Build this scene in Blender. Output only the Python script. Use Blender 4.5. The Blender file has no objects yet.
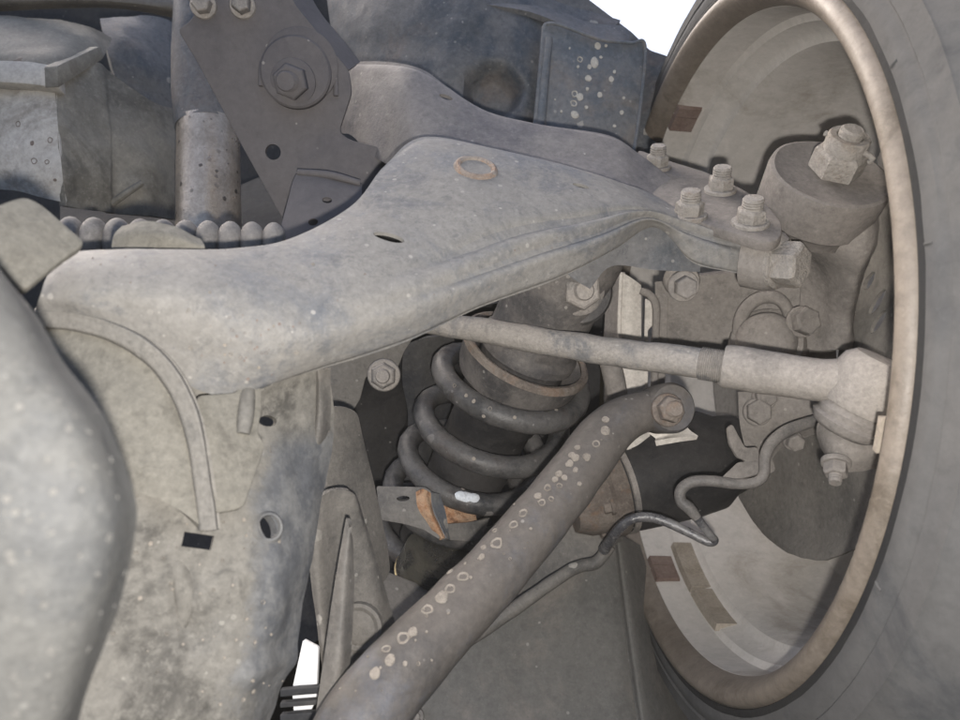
import bpy, bmesh, math, random
import numpy as np
from mathutils import Vector, Matrix, noise
random.seed(7)
S = bpy.context.scene
COL = S.collection

# ------------------------------------------------------------------ camera
F = 739.0                                   # focal length in pixels of a 960 px wide picture
cam_d = bpy.data.cameras.new('camera'); cam = bpy.data.objects.new('camera', cam_d); COL.objects.link(cam)
cam_d.sensor_width = 36.0; cam_d.lens = 36.0*F/960.0
cam_d.clip_start = 0.01; cam_d.clip_end = 2000
cam.location = (0, 0, 0); cam.rotation_euler = (math.radians(90), 0, 0)
cam_d.dof.use_dof = True; cam_d.dof.focus_distance = 0.42; cam_d.dof.aperture_fstop = 13.0   # a phone lens this close
S.camera = cam

# ------------------------------------------------------------------ world, sun, phone torch, exposure
W = bpy.data.worlds.new('World'); S.world = W; W.use_nodes = True
nt = W.node_tree; nt.nodes.clear()
sky = nt.nodes.new('ShaderNodeTexSky'); sky.sky_type = 'NISHITA'; sky.sun_disc = False
sky.sun_elevation = math.radians(44); sky.sun_rotation = math.radians(314)
sky.air_density = 1.0; sky.dust_density = 10.0; sky.ozone_density = 3.0
bg = nt.nodes.new('ShaderNodeBackground'); bg.inputs[1].default_value = 0.15
wo = nt.nodes.new('ShaderNodeOutputWorld')
nt.links.new(sky.outputs[0], bg.inputs[0]); nt.links.new(bg.outputs[0], wo.inputs[0])

def sun_dir(elev, rot):                      # the direction in which the sun stands
    e, r = math.radians(elev), math.radians(rot)
    return Vector((math.sin(r)*math.cos(e), math.cos(r)*math.cos(e), math.sin(e)))
sd = bpy.data.lights.new('sun', 'SUN'); sun = bpy.data.objects.new('sun', sd); COL.objects.link(sun)
sd.energy = 0.5; sd.angle = math.radians(25); sd.color = (1.0, 0.96, 0.9)
sun.rotation_euler = (-sun_dir(44, 314)).to_track_quat('-Z', 'Y').to_euler()
sun.location = (-1.3, 0.7, 1.5)
# the phone's lit torch just beside the lens: it throws the narrow hard shadows above the rods
td = bpy.data.lights.new('phone_torch', 'POINT'); torch = bpy.data.objects.new('phone_torch', td); COL.objects.link(torch)
td.energy = 4.0; td.shadow_soft_size = 0.004; td.color = (1.0, 0.95, 0.895)
torch.location = (0.006, -0.004, -0.016)
vs = S.view_settings
vs.view_transform = 'Standard'; vs.look = 'None'; vs.gamma = 1; vs.exposure = 1.3; vs.use_curve_mapping = False

# ------------------------------------------------------------------ helpers
def P(x, y, d): return Vector(((x-480)*d/F, d, -(y-360)*d/F))
def ray(x, y): return Vector(((x-480)/F, 1, -(y-360)/F))
def seen_axis(x, y, dx, dy, facing):
    """direction that runs (dx, dy) across the picture at that spot and turns 'facing' of its length to the viewer"""
    v = ray(x, y).normalized(); e = Vector((dx, 0, -dy)); e = (e-v*e.dot(v)).normalized()
    return (e*math.sqrt(1-facing*facing)-v*facing).normalized()
class Plane:
    def __init__(s, a, b=None, c=None, n=None):
        s.o = P(*a)
        s.n = Vector(n).normalized() if n is not None else (P(*b)-s.o).cross(P(*c)-s.o).normalized()
        if s.n.dot(s.o) > 0: s.n = -s.n      # towards the camera side
    def at(s, x, y, lift=0.0):
        r = ray(x, y); t = s.o.dot(s.n)/r.dot(s.n)
        return r*t + s.n*lift

def props(o, label=None, cat=None, group=None, kind=None):
    if label: o['label'] = label
    if cat: o['category'] = cat
    if group: o['group'] = group
    if kind: o['kind'] = kind
    return o
def wloc(o):
    v = Vector((0, 0, 0))
    while o is not None: v = v + o.location; o = o.parent
    return v
def thing(name, loc, label, cat, group=None):
    o = bpy.data.objects.new(name, None); COL.objects.link(o); o.location = loc
    o.empty_display_size = 0.02
    return props(o, label, cat, group)
def mk(name, verts, faces, m, parent=None, smooth=38, label=None, cat=None, group=None):
    V = [Vector(v) for v in verts]
    lo = Vector([min(v[i] for v in V) for i in range(3)]); hi = Vector([max(v[i] for v in V) for i in range(3)])
    c = (lo+hi)/2
    me = bpy.data.meshes.new(name); me.from_pydata([v-c for v in V], [], faces)
    bm = bmesh.new(); bm.from_mesh(me); bmesh.ops.recalc_face_normals(bm, faces=bm.faces); bm.to_mesh(me); bm.free()
    me.materials.append(m)
    if smooth:
        me.shade_smooth(); me.set_sharp_from_angle(angle=math.radians(smooth))
    o = bpy.data.objects.new(name, me); COL.objects.link(o)
    o.location = c - (wloc(parent) if parent else Vector((0, 0, 0)))
    if parent: o.parent = parent
    return props(o, label, cat, group)

def basis(ax, hint=(0.13, 0.2, 1.0)):
    a = Vector(ax).normalized(); h = Vector(hint)
    u = h - a*h.dot(a)
    if u.length < 1e-4: u = Vector((1, 0, 0)) - a*a.x
    u.normalize(); return a, u, a.cross(u)

def lathe(name, o, ax, prof, m, parent=None, seg=40, hint=(0.13, 0.2, 1.0), smooth=38, closed=False, wob=0.0, **k):
    """prof: [(along, radius)]; capped at both ends (or a closed ring)"""
    a, u, v = basis(ax, hint); o = Vector(o); vs_, fs = [], []
    n = len(prof)
    for i in range(seg):
        t = 2*math.pi*i/seg; r_ = u*math.cos(t)+v*math.sin(t)
        for (h, r) in prof:
            p = o + a*h + r_*r
            if wob: p = p + r_*(noise.noise(p*60)*wob)
            vs_.append(p)
    for i in range(seg):
        j = (i+1) % seg
        for q in range(n if closed else n-1):
            q2 = (q+1) % n
            fs.append((i*n+q, j*n+q, j*n+q2, i*n+q2))
    if not closed:
        fs.append([i*n for i in range(seg)][::-1]); fs.append([i*n+n-1 for i in range(seg)])
    return mk(name, vs_, fs, m, parent, smooth, **k)

def cr(a, b, c, d, t):
    return 0.5*((2*b)+(-a+c)*t+(2*a-5*b+4*c-d)*t*t+(-a+3*b-3*c+d)*t**3)
def spline(arr, per):
    arr = np.asarray(arr, float); n = len(arr)
    ext = np.concatenate([[2*arr[0]-arr[1]], arr, [2*arr[-1]-arr[-2]]])
    out = []
    for i in range(n-1):
        for s in range(per):
            out.append(cr(ext[i], ext[i+1], ext[i+2], ext[i+3], s/per))
    out.append(arr[-1]); return np.array(out)

def tube(name, pts, m, parent=None, seg=18, per=6, world=False, wob=0.0, prof=None, **k):
    """pts: (px, py, depth, radius) or world (x, y, z, radius)"""
    A = np.array([(*(Vector(p[:3]) if world else P(*p[:3])), p[3]) for p in pts], float)
    A = spline(A, per) if per > 1 else A
    C = [Vector(a[:3]) for a in A]; n = len(C); vs_, fs = [], []
    tg = (C[1]-C[0]).normalized(); _, u, v = basis(tg, (0.2, -1, 0.3))
    for i in range(n):
        t2 = (C[min(i+1, n-1)]-C[max(i-1, 0)]).normalized()
        q = tg.rotation_difference(t2); u = q @ u; tg = t2
        u = (u - tg*u.dot(tg)).normalized(); v = tg.cross(u)
        for s in range(seg):
            a = 2*math.pi*s/seg; d = u*math.cos(a)+v*math.sin(a)
            r = A[i][3]
            p = C[i]+d*r
            if wob: p = p + d*noise.noise(p*90)*wob
            vs_.append(p)
    for i in range(n-1):
        for s in range(seg):
            s2 = (s+1) % seg
            fs.append((i*seg+s, i*seg+s2, (i+1)*seg+s2, (i+1)*seg+s))
    fs.append(list(range(seg))[::-1]); fs.append([(n-1)*seg+s for s in range(seg)])
    return mk(name, vs_, fs, m, parent, **k)

SURF = {}
def patch(name, rows, m, parent=None, thick=0.003, nu=10, nv=8, disp=None, rough=0.0004, world=False, key=None, **k):
    """A pressed sheet through a net of control points (px, py, depth), with real thickness."""
    R = np.array([[tuple(Vector(p) if world else P(*p)) for p in r] for r in rows], float)
    G = spline(R, nu)                                     # along rows
    G = np.array([spline(g, nv) for g in G])              # along each row
    U, V = G.shape[:2]
    du = np.gradient(G, axis=0); dv = np.gradient(G, axis=1)
    N = np.cross(du, dv); N /= np.linalg.norm(N, axis=2)[..., None]+1e-12
    if (N*G).sum(axis=2).mean() > 0: N = -N
    off = np.zeros((U, V))
    for i in range(U):
        for j in range(V):
            p = Vector(G[i, j])
            o = rough*(noise.noise(p*45)+0.5*noise.noise(p*130))
            if disp: o += disp(i/(U-1), j/(V-1), p)
            off[i, j] = o
    T = G + N*off[..., None]; B = G - N*thick
    vs_ = [tuple(p) for p in T.reshape(-1, 3)]+[tuple(p) for p in B.reshape(-1, 3)]
    n = U*V; fs = []
    I = lambda i, j: i*V+j
    for i in range(U-1):
        for j in range(V-1):
            fs.append((I(i, j), I(i+1, j), I(i+1, j+1), I(i, j+1)))
            fs.append((n+I(i, j+1), n+I(i+1, j+1), n+I(i+1, j), n+I(i, j)))
    for i in range(U-1):
        for j in (0, V-1): fs.append((I(i, j), I(i+1, j), n+I(i+1, j), n+I(i, j)))
    for j in range(V-1):
        for i in (0, U-1): fs.append((I(i, j), I(i, j+1), n+I(i, j+1), n+I(i, j)))
    o = mk(name, vs_, fs, m, parent, 45, **k)
    SURF[key or name] = (T.reshape(-1, 3), N.reshape(-1, 3))
    return o
def surf(key, x, y):
    T, N = SURF[key]
    px = 480+F*T[:, 0]/T[:, 1]; py = 360-F*T[:, 2]/T[:, 1]
    i = int(np.argmin((px-x)**2+(py-y)**2)); n = Vector(N[i]).normalized()
    r = ray(x, y); p0 = Vector(T[i]); t = p0.dot(n)/r.dot(n)
    return r*t, n

def rounded(pts, r, n=4):
    if not r: return pts
    out = []; L = len(pts)
    for i in range(L):
        p0, p, p1 = (np.array(pts[i-1], float), np.array(pts[i], float), np.array(pts[(i+1) % L], float))
        a, b = p0-p, p1-p; la, lb = np.linalg.norm(a), np.linalg.norm(b)
        k = min(r, la*0.45, lb*0.45); A = p+a/la*k; B = p+b/lb*k
        for s in range(n+1):
            t = s/n; out.append(tuple((1-t)**2*A+2*t*(1-t)*p+t*t*B))
    return out
def plate(name, pl, outline, m, parent=None, thick=0.003, rnd=4, lift=0.0, bev=0.0007, **k):
    """A flat sheet cut to an outline (pixels laid on a plane of the scene), with thickness and worn edges."""
    o2 = rounded(outline, rnd)
    top = [pl.at(x, y, lift) for x, y in o2]
    bm = bmesh.new(); vs_ = [bm.verts.new(p) for p in top]
    f = bm.faces.new(vs_); bmesh.ops.recalc_face_normals(bm, faces=[f])
    e = bmesh.ops.extrude_face_region(bm, geom=[f])
    nv = [g for g in e['geom'] if isinstance(g, bmesh.types.BMVert)]
    bmesh.ops.translate(bm, verts=nv, vec=-pl.n*thick)
    bmesh.ops.remove_doubles(bm, verts=bm.verts, dist=1e-6)
    if bev:
        ed = [q for q in bm.edges if len(q.link_faces) == 2 and (len(q.link_faces[0].verts) > 4) != (len(q.link_faces[1].verts) > 4)]
        bmesh.ops.bevel(bm, geom=ed, offset=bev, segments=2, profile=0.5, affect='EDGES', clamp_overlap=True)
    bm.verts.index_update()
    vv = [v.co.copy() for v in bm.verts]; ff = [[v.index for v in q.verts] for q in bm.faces]; bm.free()
    return mk(name, vv, ff, m, parent, 30, **k)

def cut(o, c, ax, r, depth=0.03, stretch=1.0, sdir=(1, 0, 0), square=False):
    """drill a round, oval or square hole through o"""
    a, u, v = basis(ax, sdir); c = Vector(c); seg = 4 if square else 22
    vv = []
    for h in (-depth, depth):
        for i in range(seg):
            t = 2*math.pi*(i+(0.5 if square else 0))/seg
            vv.append(c+a*h+u*math.cos(t)*r*stretch+v*math.sin(t)*r)
    ff = [tuple(range(seg))[::-1], tuple(range(seg, 2*seg))]+[(i, (i+1) % seg, seg+(i+1) % seg, seg+i) for i in range(seg)]
    me = bpy.data.meshes.new('cutter'); me.from_pydata(vv, [], ff)
    bm = bmesh.new(); bm.from_mesh(me); bmesh.ops.recalc_face_normals(bm, faces=bm.faces); bm.to_mesh(me); bm.free()
    k = bpy.data.objects.new('cutter', me); COL.objects.link(k)
    md = o.modifiers.new('b', 'BOOLEAN'); md.operation = 'DIFFERENCE'; md.object = k; md.solver = 'EXACT'
    bpy.context.view_layer.update()
    dg = bpy.context.evaluated_depsgraph_get()
    nm = bpy.data.meshes.new_from_object(o.evaluated_get(dg))
    o.modifiers.clear(); old = o.data; o.data = nm; nm.name = old.name
    bpy.data.meshes.remove(old); bpy.data.objects.remove(k); bpy.data.meshes.remove(me)
    nm.set_sharp_from_angle(angle=math.radians(40))

def hexbolt(parent, pos, ax, R, h, m, name='bolt', washer=1.5, wh=0.002, stud=0.0, sr=0.55, turn=0.0, dome=False, flange=0):
    a, u, v = basis(ax); hint = u*math.cos(turn)+v*math.sin(turn); pos = Vector(pos)
    prof = [(0, R*0.98), (h*0.12, R), (h*0.8, R), (h*0.93, R*0.93), (h, R*0.8)]
    hd = lathe(name, pos+a*wh*0.9, a, prof, m, parent, 6, hint, smooth=20)
    if washer: lathe('washer', pos, a, [(-0.0005, R*washer), (wh*0.7, R*washer), (wh, R*washer*0.94)], m, hd, 28)
    if stud:
        pr = []; r = R*sr; n = max(3, int(stud/0.0011))
        for i in range(n):
            pr += [(h+wh+stud*i/n, r), (h+wh+stud*(i+0.5)/n, r*0.92)]
        pr += [(h+wh+stud, r*0.86), (h+wh+stud, r*0.5)]
        lathe('stud', pos, a, [(h*0.5, r)]+pr, m, hd, 20)
    return hd

# ------------------------------------------------------------------ materials
def mat(name, base, dust, amt=0.5, rough=0.75, metal=0.0, nscale=22, spots=0.0, spotcol=(0.27, 0.255, 0.23), sscale=95,
        specks=0.0, bump=0.35, stain=None, stamt=0.0, stscale=14, grain=0.25, spec=0.3, ring=False, zone=None, mott=0.45):
    m = bpy.data.materials.new(name); m.use_nodes = True; t = m.node_tree; t.nodes.clear()
    N = t.nodes.new; Lk = t.links.new
    out = N('ShaderNodeOutputMaterial'); bs = N('ShaderNodeBsdfPrincipled'); Lk(bs.outputs[0], out.inputs[0])
    tc = N('ShaderNodeTexCoord'); oi = N('ShaderNodeObjectInfo')
    mu = N('ShaderNodeMath'); mu.operation = 'MULTIPLY'; mu.inputs[1].default_value = 7.3; Lk(oi.outputs['Random'], mu.inputs[0])
    va = N('ShaderNodeVectorMath'); va.operation = 'ADD'; Lk(tc.outputs['Object'], va.inputs[0]); Lk(mu.outputs[0], va.inputs[1])
    co = va.outputs[0]
    def nz(sc, det=6, ro=0.62, dist=0.0):
        n = N('ShaderNodeTexNoise'); n.inputs['Scale'].default_value = sc; n.inputs['Detail'].default_value = det
        n.inputs['Roughness'].default_value = ro; n.inputs['Distortion'].default_value = dist; Lk(co, n.inputs['Vector']); return n.outputs[0]
    def rng(x, a, b, lo=0.0, hi=1.0, smooth=True):
        r = N('ShaderNodeMapRange'); r.interpolation_type = 'SMOOTHSTEP' if smooth else 'LINEAR'
        Lk(x, r.inputs[0]); r.inputs[1].default_value = a; r.inputs[2].default_value = b; r.inputs[3].default_value = lo; r.inputs[4].default_value = hi
        return r.outputs[0]
    def mix(f, a, b):
        x = N('ShaderNodeMix'); x.data_type = 'RGBA'
        if isinstance(f, float): x.inputs[0].default_value = f
        else: Lk(f, x.inputs[0])
        for s, c in ((6, a), (7, b)):
            if isinstance(c, tuple): x.inputs[s].default_value = (*c, 1)
            else: Lk(c, x.inputs[s])
        return x.outputs[2]
    def mth(op, a, b):
        x = N('ShaderNodeMath'); x.operation = op; x.use_clamp = False
        for s, c in ((0, a), (1, b)):
            if isinstance(c, (int, float)): x.inputs[s].default_value = c
            else: Lk(c, x.inputs[s])
        return x.outputs[0]
    n1 = nz(nscale, 8, 0.66, 0.3); n2 = nz(nscale*7, 5, 0.7)
    lo = 0.62-amt*0.45
    col = mix(rng(n1, lo-0.08, lo+0.16), base, dust)
    if stain:
        col = mix(mth('MULTIPLY', rng(nz(stscale, 7, 0.7, 0.6), 0.5, 0.66), stamt), col, stain)
    if mott:
        col = mix(mth('MULTIPLY', rng(nz(140, 9, 0.78, 0.4), 0.50, 0.70), mott), col, tuple(c*0.55 for c in base))
        col = mix(mth('MULTIPLY', rng(nz(260, 8, 0.78, 0.3), 0.48, 0.68), mott), col, tuple(min(0.6, c*1.30) for c in dust))
    hgt = n2
    if spots:
        dv = N('ShaderNodeVectorMath'); dv.operation = 'ADD'
        ns = N('ShaderNodeTexNoise'); ns.inputs['Scale'].default_value = sscale*2.5; Lk(co, ns.inputs['Vector'])
        sc = N('ShaderNodeVectorMath'); sc.operation = 'SCALE'; sc.inputs['Scale'].default_value = 0.35/sscale
        Lk(ns.outputs[1], sc.inputs[0]); Lk(co, dv.inputs[0]); Lk(sc.outputs[0], dv.inputs[1])
        vo = N('ShaderNodeTexVoronoi'); vo.inputs['Scale'].default_value = sscale; Lk(dv.outputs[0], vo.inputs['Vector'])
        sp = N('ShaderNodeSeparateColor'); Lk(vo.outputs['Color'], sp.inputs[0])
        rad = rng(sp.outputs[0], 1.0-spots, 1.0, 0.0, 0.42, False)
        dd = mth('SUBTRACT', rad, vo.outputs['Distance'])
        f = rng(dd, 0.0, 0.07)
        if ring:
            f = mth('MULTIPLY', f, rng(vo.outputs['Distance'], 0.03, 0.12, 0.45, 1.0))
        f = mth('MULTIPLY', f, rng(sp.outputs[1], 0.0, 0.6, 0.35, 0.95))
        col = mix(f, col, spotcol); hgt = mth('ADD', hgt, mth('MULTIPLY', f, 0.6))
    if specks:
        vo = N('ShaderNodeTexVoronoi'); vo.inputs['Scale'].default_value = 330; Lk(co, vo.inputs['Vector'])
        sp = N('ShaderNodeSeparateColor'); Lk(vo.outputs['Color'], sp.inputs[0])
        f = rng(mth('SUBTRACT', rng(sp.outputs[0], 1-specks, 1.0, 0.0, 0.45, False), vo.outputs['Distance']), 0, 0.1)
        col = mix(mth('MULTIPLY', f, rng(sp.outputs[1], 0.2, 1.0, 0.0, 0.55)), col, tuple(min(0.6, c*1.1+0.04) for c in spotcol))
    if zone:                                 # bare bluish steel along one worn edge of the sheet
        ge = N('ShaderNodeNewGeometry'); sx = N('ShaderNodeSeparateXYZ'); Lk(ge.outputs['Position'], sx.inputs[0])
        wx = mth('ADD', sx.outputs[0], mth('MULTIPLY', mth('SUBTRACT', nz(30, 6, 0.7), 0.5), 0.045))
        zf = mth('MULTIPLY', rng(wx, zone[0], zone[0]+0.010), rng(mth('MULTIPLY', sx.outputs[2], -1.0), zone[1], zone[1]+0.012))
        wear = mix(rng(nz(60, 6, 0.7), 0.4, 0.62), zone[2], zone[3])
        col = mix(mth('MULTIPLY', zf, 0.85), col, wear)
    g = rng(nz(nscale*14, 4, 0.75), 0.25, 0.75, 1-grain, 1+grain*0.7, False)
    vm = N('ShaderNodeVectorMath'); vm.operation = 'SCALE'; Lk(col, vm.inputs[0]); Lk(g, vm.inputs['Scale'])
    Lk(vm.outputs[0], bs.inputs['Base Color'])
    Lk(rng(n1, 0.3, 0.7, max(0.05, rough-0.12), min(1, rough+0.1)), bs.inputs['Roughness'])
    bs.inputs['Metallic'].default_value = metal
    bs.inputs['Specular IOR Level'].default_value = spec
    bp = N('ShaderNodeBump'); bp.inputs['Strength'].default_value = bump; bp.inputs['Distance'].default_value = 0.0012
    Lk(mth('ADD', hgt, mth('MULTIPLY', nz(420, 3, 0.7), 0.45)), bp.inputs['Height']); Lk(bp.outputs[0], bs.inputs['Normal'])
    return m

M = {}
M['arm'] = mat('dusty_arm_steel', (0.112, 0.116, 0.123), (0.172, 0.165, 0.153), 0.54, 0.75, specks=0.14, nscale=20, stain=(0.076, 0.083, 0.097), stamt=0.55, stscale=30, mott=0.55, spec=0.25)
M['black'] = mat('shade_black', (0.010, 0.010, 0.011), (0.016, 0.016, 0.016), 0.4, 0.9, mott=0.0)  # near-black standing for shade inside the arm and in the rim gap
M['leg'] = mat('violet_grey_arm_steel', (0.088, 0.084, 0.089), (0.150, 0.140, 0.135), 0.45, 0.75, specks=0.06, nscale=18, mott=0.4, stain=(0.19, 0.18, 0.168), stamt=0.4, stscale=16)
M['cross'] = mat('muddy_crossmember', (0.080, 0.078, 0.073), (0.134, 0.127, 0.113), 0.60, 0.85, spots=0.10, spotcol=(0.20, 0.19, 0.165), specks=0.14, nscale=18, stain=(0.036, 0.034, 0.030), stamt=0.8, stscale=22, mott=0.6, zone=(-0.088, 0.026, (0.064, 0.069, 0.078), (0.130, 0.131, 0.131)))
M['blue'] = mat('bluish_worn_steel', (0.098, 0.106, 0.12), (0.17, 0.167, 0.158), 0.42, 0.65, spots=0.18, specks=0.12, nscale=24)
M['beige'] = mat('beige_caked_dust', (0.095, 0.090, 0.078), (0.140, 0.132, 0.113), 0.6, 0.95, spots=0.06, nscale=26, bump=0.5, mott=0.5, stain=(0.066, 0.061, 0.051), stamt=0.5, stscale=26)
M['cover'] = mat('pale_grey_cover', (0.045, 0.0465, 0.047), (0.065, 0.065, 0.062), 0.5, 0.85, specks=0.16, spotcol=(0.10, 0.098, 0.09), nscale=34, mott=0.5)
M['beadm'] = mat('dusty_bead', (0.105, 0.102, 0.095), (0.150, 0.142, 0.128), 0.6, 0.85, nscale=30, specks=0.06, mott=0.5)
M['plate'] = mat('violet_grey_paint', (0.076, 0.072, 0.077), (0.104, 0.097, 0.098), 0.5, 0.9, specks=0.03, nscale=12, grain=0.12, bump=0.15, spec=0.12, mott=0.2)
M['frame'] = mat('dark_blue_grey_frame', (0.046, 0.055, 0.067), (0.112, 0.111, 0.113), 0.45, 0.6, spots=0.10, spotcol=(0.24, 0.23, 0.21), sscale=80, specks=0.08, nscale=16, stain=(0.12, 0.10, 0.09), stamt=0.6, stscale=18, mott=0.55)
M['flange'] = mat('spotted_frame_flange', (0.088, 0.102, 0.118), (0.15, 0.152, 0.156), 0.4, 0.65, spots=0.12, spotcol=(0.3, 0.285, 0.26), sscale=75, specks=0.08, nscale=18, stain=(0.175, 0.155, 0.138), stamt=0.7, stscale=24)
M['dark'] = mat('dark_underbody', (0.026, 0.027, 0.030), (0.055, 0.053, 0.051), 0.35, 0.85, specks=0.04, nscale=12)
M['dark2'] = mat('grey_green_panel', (0.092, 0.090, 0.084), (0.132, 0.127, 0.117), 0.5, 0.85, specks=0.04, nscale=10, stain=(0.195, 0.172, 0.152), stamt=0.55, stscale=14, mott=0.4, bump=0.15)
M['knuckle'] = mat('brown_grey_casting', (0.128, 0.118, 0.109), (0.190, 0.175, 0.160), 0.55, 0.9, specks=0.03, nscale=22, grain=0.25, bump=0.5, mott=0.48)
M['bolt'] = mat('dusty_zinc_bolt', (0.155, 0.147, 0.136), (0.235, 0.219, 0.199), 0.6, 0.9, metal=0.0, nscale=60, stain=(0.12, 0.085, 0.055), stamt=0.45, stscale=60, bump=0.9, mott=0.5)
M['boltdark'] = mat('grimy_bolt', (0.12, 0.115, 0.11), (0.24, 0.22, 0.2), 0.5, 0.6, metal=0.3, nscale=60)
M['rim'] = mat('dusty_rim_lip', (0.118, 0.097, 0.077), (0.155, 0.131, 0.107), 0.5, 0.58, metal=0.0, nscale=9, grain=0.25, bump=0.4, spec=0.5, stain=(0.070, 0.055, 0.038), stamt=0.7, stscale=18, mott=0.45)
M['barrel'] = mat('dusty_grey_barrel', (0.41, 0.388, 0.358), (0.47, 0.445, 0.415), 0.5, 0.85, nscale=8, grain=0.12, bump=0.2, stain=(0.30, 0.272, 0.235), stamt=0.7, stscale=9, mott=0.25, spots=0.04, spotcol=(0.16, 0.13, 0.11), sscale=60)
M['weight'] = mat('reddish_brown_weight', (0.13, 0.088, 0.073), (0.18, 0.135, 0.115), 0.4, 0.85, nscale=40)
M['weight2'] = mat('tan_weight', (0.22, 0.188, 0.147), (0.29, 0.255, 0.21), 0.5, 0.8, nscale=40)
M['tyre'] = mat('dusty_rubber', (0.048, 0.050, 0.053), (0.080, 0.079, 0.078), 0.6, 0.95, nscale=6, stain=(0.034, 0.037, 0.042), stamt=0.6, stscale=10, bump=0.12, mott=0.2, grain=0.15, spec=0.12)
M['spring'] = mat('black_spring', (0.024, 0.025, 0.027), (0.076, 0.073, 0.070), 0.42, 0.45, spots=0.06, spotcol=(0.18, 0.17, 0.16), sscale=110, specks=0.14, nscale=35, stain=(0.055, 0.040, 0.032), stamt=0.4, stscale=40)
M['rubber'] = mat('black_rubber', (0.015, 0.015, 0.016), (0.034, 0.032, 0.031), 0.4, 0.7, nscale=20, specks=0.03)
M['boot'] = mat('grey_bellows_rubber', (0.098, 0.091, 0.085), (0.175, 0.164, 0.152), 0.5, 0.85, nscale=35)
M['shock'] = mat('grimy_shock_tube', (0.050, 0.048, 0.048), (0.118, 0.108, 0.10), 0.42, 0.65, specks=0.10, nscale=24, stain=(0.038, 0.038, 0.042), stamt=0.6)
M['rust'] = mat('rusty_lip', (0.095, 0.078, 0.066), (0.165, 0.142, 0.122), 0.4, 0.9, nscale=45, stain=(0.17, 0.10, 0.06), stamt=0.5, stscale=60, bump=0.6)
M['rustlip'] = mat('rusty_hole_lip', (0.165, 0.128, 0.104), (0.235, 0.205, 0.178), 0.5, 0.9, nscale=60, stain=(0.25, 0.135, 0.07), stamt=0.6, stscale=90, bump=0.8)
M['orange'] = mat('orange_rust', (0.32, 0.165, 0.085), (0.40, 0.27, 0.175), 0.45, 0.95, nscale=110, stain=(0.12, 0.06, 0.035), stamt=0.85, stscale=150, bump=1.0, mott=0.6)
M['rod'] = mat('dusty_rod', (0.165, 0.157, 0.147), (0.250, 0.232, 0.210), 0.6, 0.85, nscale=40, specks=0.16, stain=(0.105, 0.110, 0.118), stamt=0.75, stscale=36, bump=0.6, mott=0.55)
M['sleeve'] = mat('dusty_sleeve', (0.190, 0.175, 0.159), (0.250, 0.230, 0.208), 0.6, 0.9, nscale=30, grain=0.25, mott=0.5)
M['bar'] = mat('mud_spotted_bar', (0.058, 0.055, 0.053), (0.092, 0.082, 0.073), 0.5, 0.6, specks=0.10, nscale=16, stain=(0.074, 0.084, 0.106), stamt=0.5, stscale=12, mott=0.4)
M['gusset'] = mat('grey_gusset', (0.072, 0.069, 0.065), (0.130, 0.121, 0.109), 0.48, 0.7, spots=0.06, specks=0.10, nscale=20, mott=0.5)
M['case'] = mat('oily_alloy_case', (0.140, 0.132, 0.115), (0.225, 0.212, 0.185), 0.42, 0.75, spots=0.15, spotcol=(0.11, 0.092, 0.078), sscale=65, nscale=10, stain=(0.075, 0.070, 0.060), stamt=0.75, stscale=9)
M['pipe'] = mat('rust_speckled_pipe', (0.46, 0.39, 0.32), (0.30, 0.26, 0.215), 0.35, 0.36, metal=0.6, spots=0.25, spotcol=(0.09, 0.075, 0.065), sscale=190, nscale=30, spec=0.5, mott=0.6)
M['pale'] = mat('pale_dusty_metal', (0.40, 0.375, 0.34), (0.48, 0.45, 0.41), 0.5, 0.7, nscale=30, metal=0.1)
M['white'] = mat('white_paint_mark', (0.52, 0.55, 0.58), (0.44, 0.45, 0.46), 0.3, 0.7, nscale=60)
M['gap_light'] = mat('daylight_white', (0.8, 0.8, 0.8), (0.74, 0.74, 0.73), 0.3, 0.5, nscale=20, grain=0.03, bump=0.05)  # white put in for the daylight beyond the gap
M['mud'] = mat('dried_mud', (0.19, 0.168, 0.142), (0.245, 0.218, 0.186), 0.5, 0.95, nscale=120, grain=0.3, bump=0.7)
M['mud2'] = mat('brightened_mud', (0.40, 0.375, 0.33), (0.48, 0.45, 0.40), 0.5, 0.95, nscale=120, grain=0.3, bump=0.7)  # the same mud, coloured lighter where the torch light is weak
M['brown'] = mat('brown_splash', (0.125, 0.102, 0.09), (0.16, 0.13, 0.115), 0.5, 0.9, nscale=120)
M['case_lit'] = mat('lit_alloy', (0.33, 0.315, 0.29), (0.42, 0.40, 0.37), 0.55, 0.75, nscale=14, stain=(0.19, 0.168, 0.142), stamt=0.7, stscale=14)  # paler case alloy: light on the front faces put into the colour
M['mudcov'] = mat('pale_dust_fleck', (0.074, 0.073, 0.069), (0.088, 0.086, 0.081), 0.5, 0.95, nscale=80)
M['boss'] = mat('grey_brown_boss', (0.098, 0.089, 0.082), (0.145, 0.132, 0.121), 0.55, 0.9, nscale=22, grain=0.25, mott=0.45)
M['shield'] = mat('dull_shield_steel', (0.105, 0.10, 0.092), (0.165, 0.155, 0.14), 0.5, 0.75, metal=0.1, nscale=16, specks=0.02)
M['cable'] = mat('grey_cable', (0.09, 0.086, 0.082), (0.15, 0.14, 0.13), 0.5, 0.6, nscale=60)
M['gloss'] = mat('black_shiny_cable', (0.05, 0.05, 0.055), (0.16, 0.155, 0.15), 0.3, 0.3, nscale=60, spec=0.7)
M['brass'] = mat('oily_black_seal', (0.025, 0.024, 0.022), (0.05, 0.046, 0.035), 0.3, 0.3, nscale=50, spec=0.8, mott=0.2)
M['brassy'] = mat('brassy_ring', (0.30, 0.24, 0.12), (0.2, 0.17, 0.11), 0.4, 0.35, metal=0.7, nscale=50)

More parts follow.
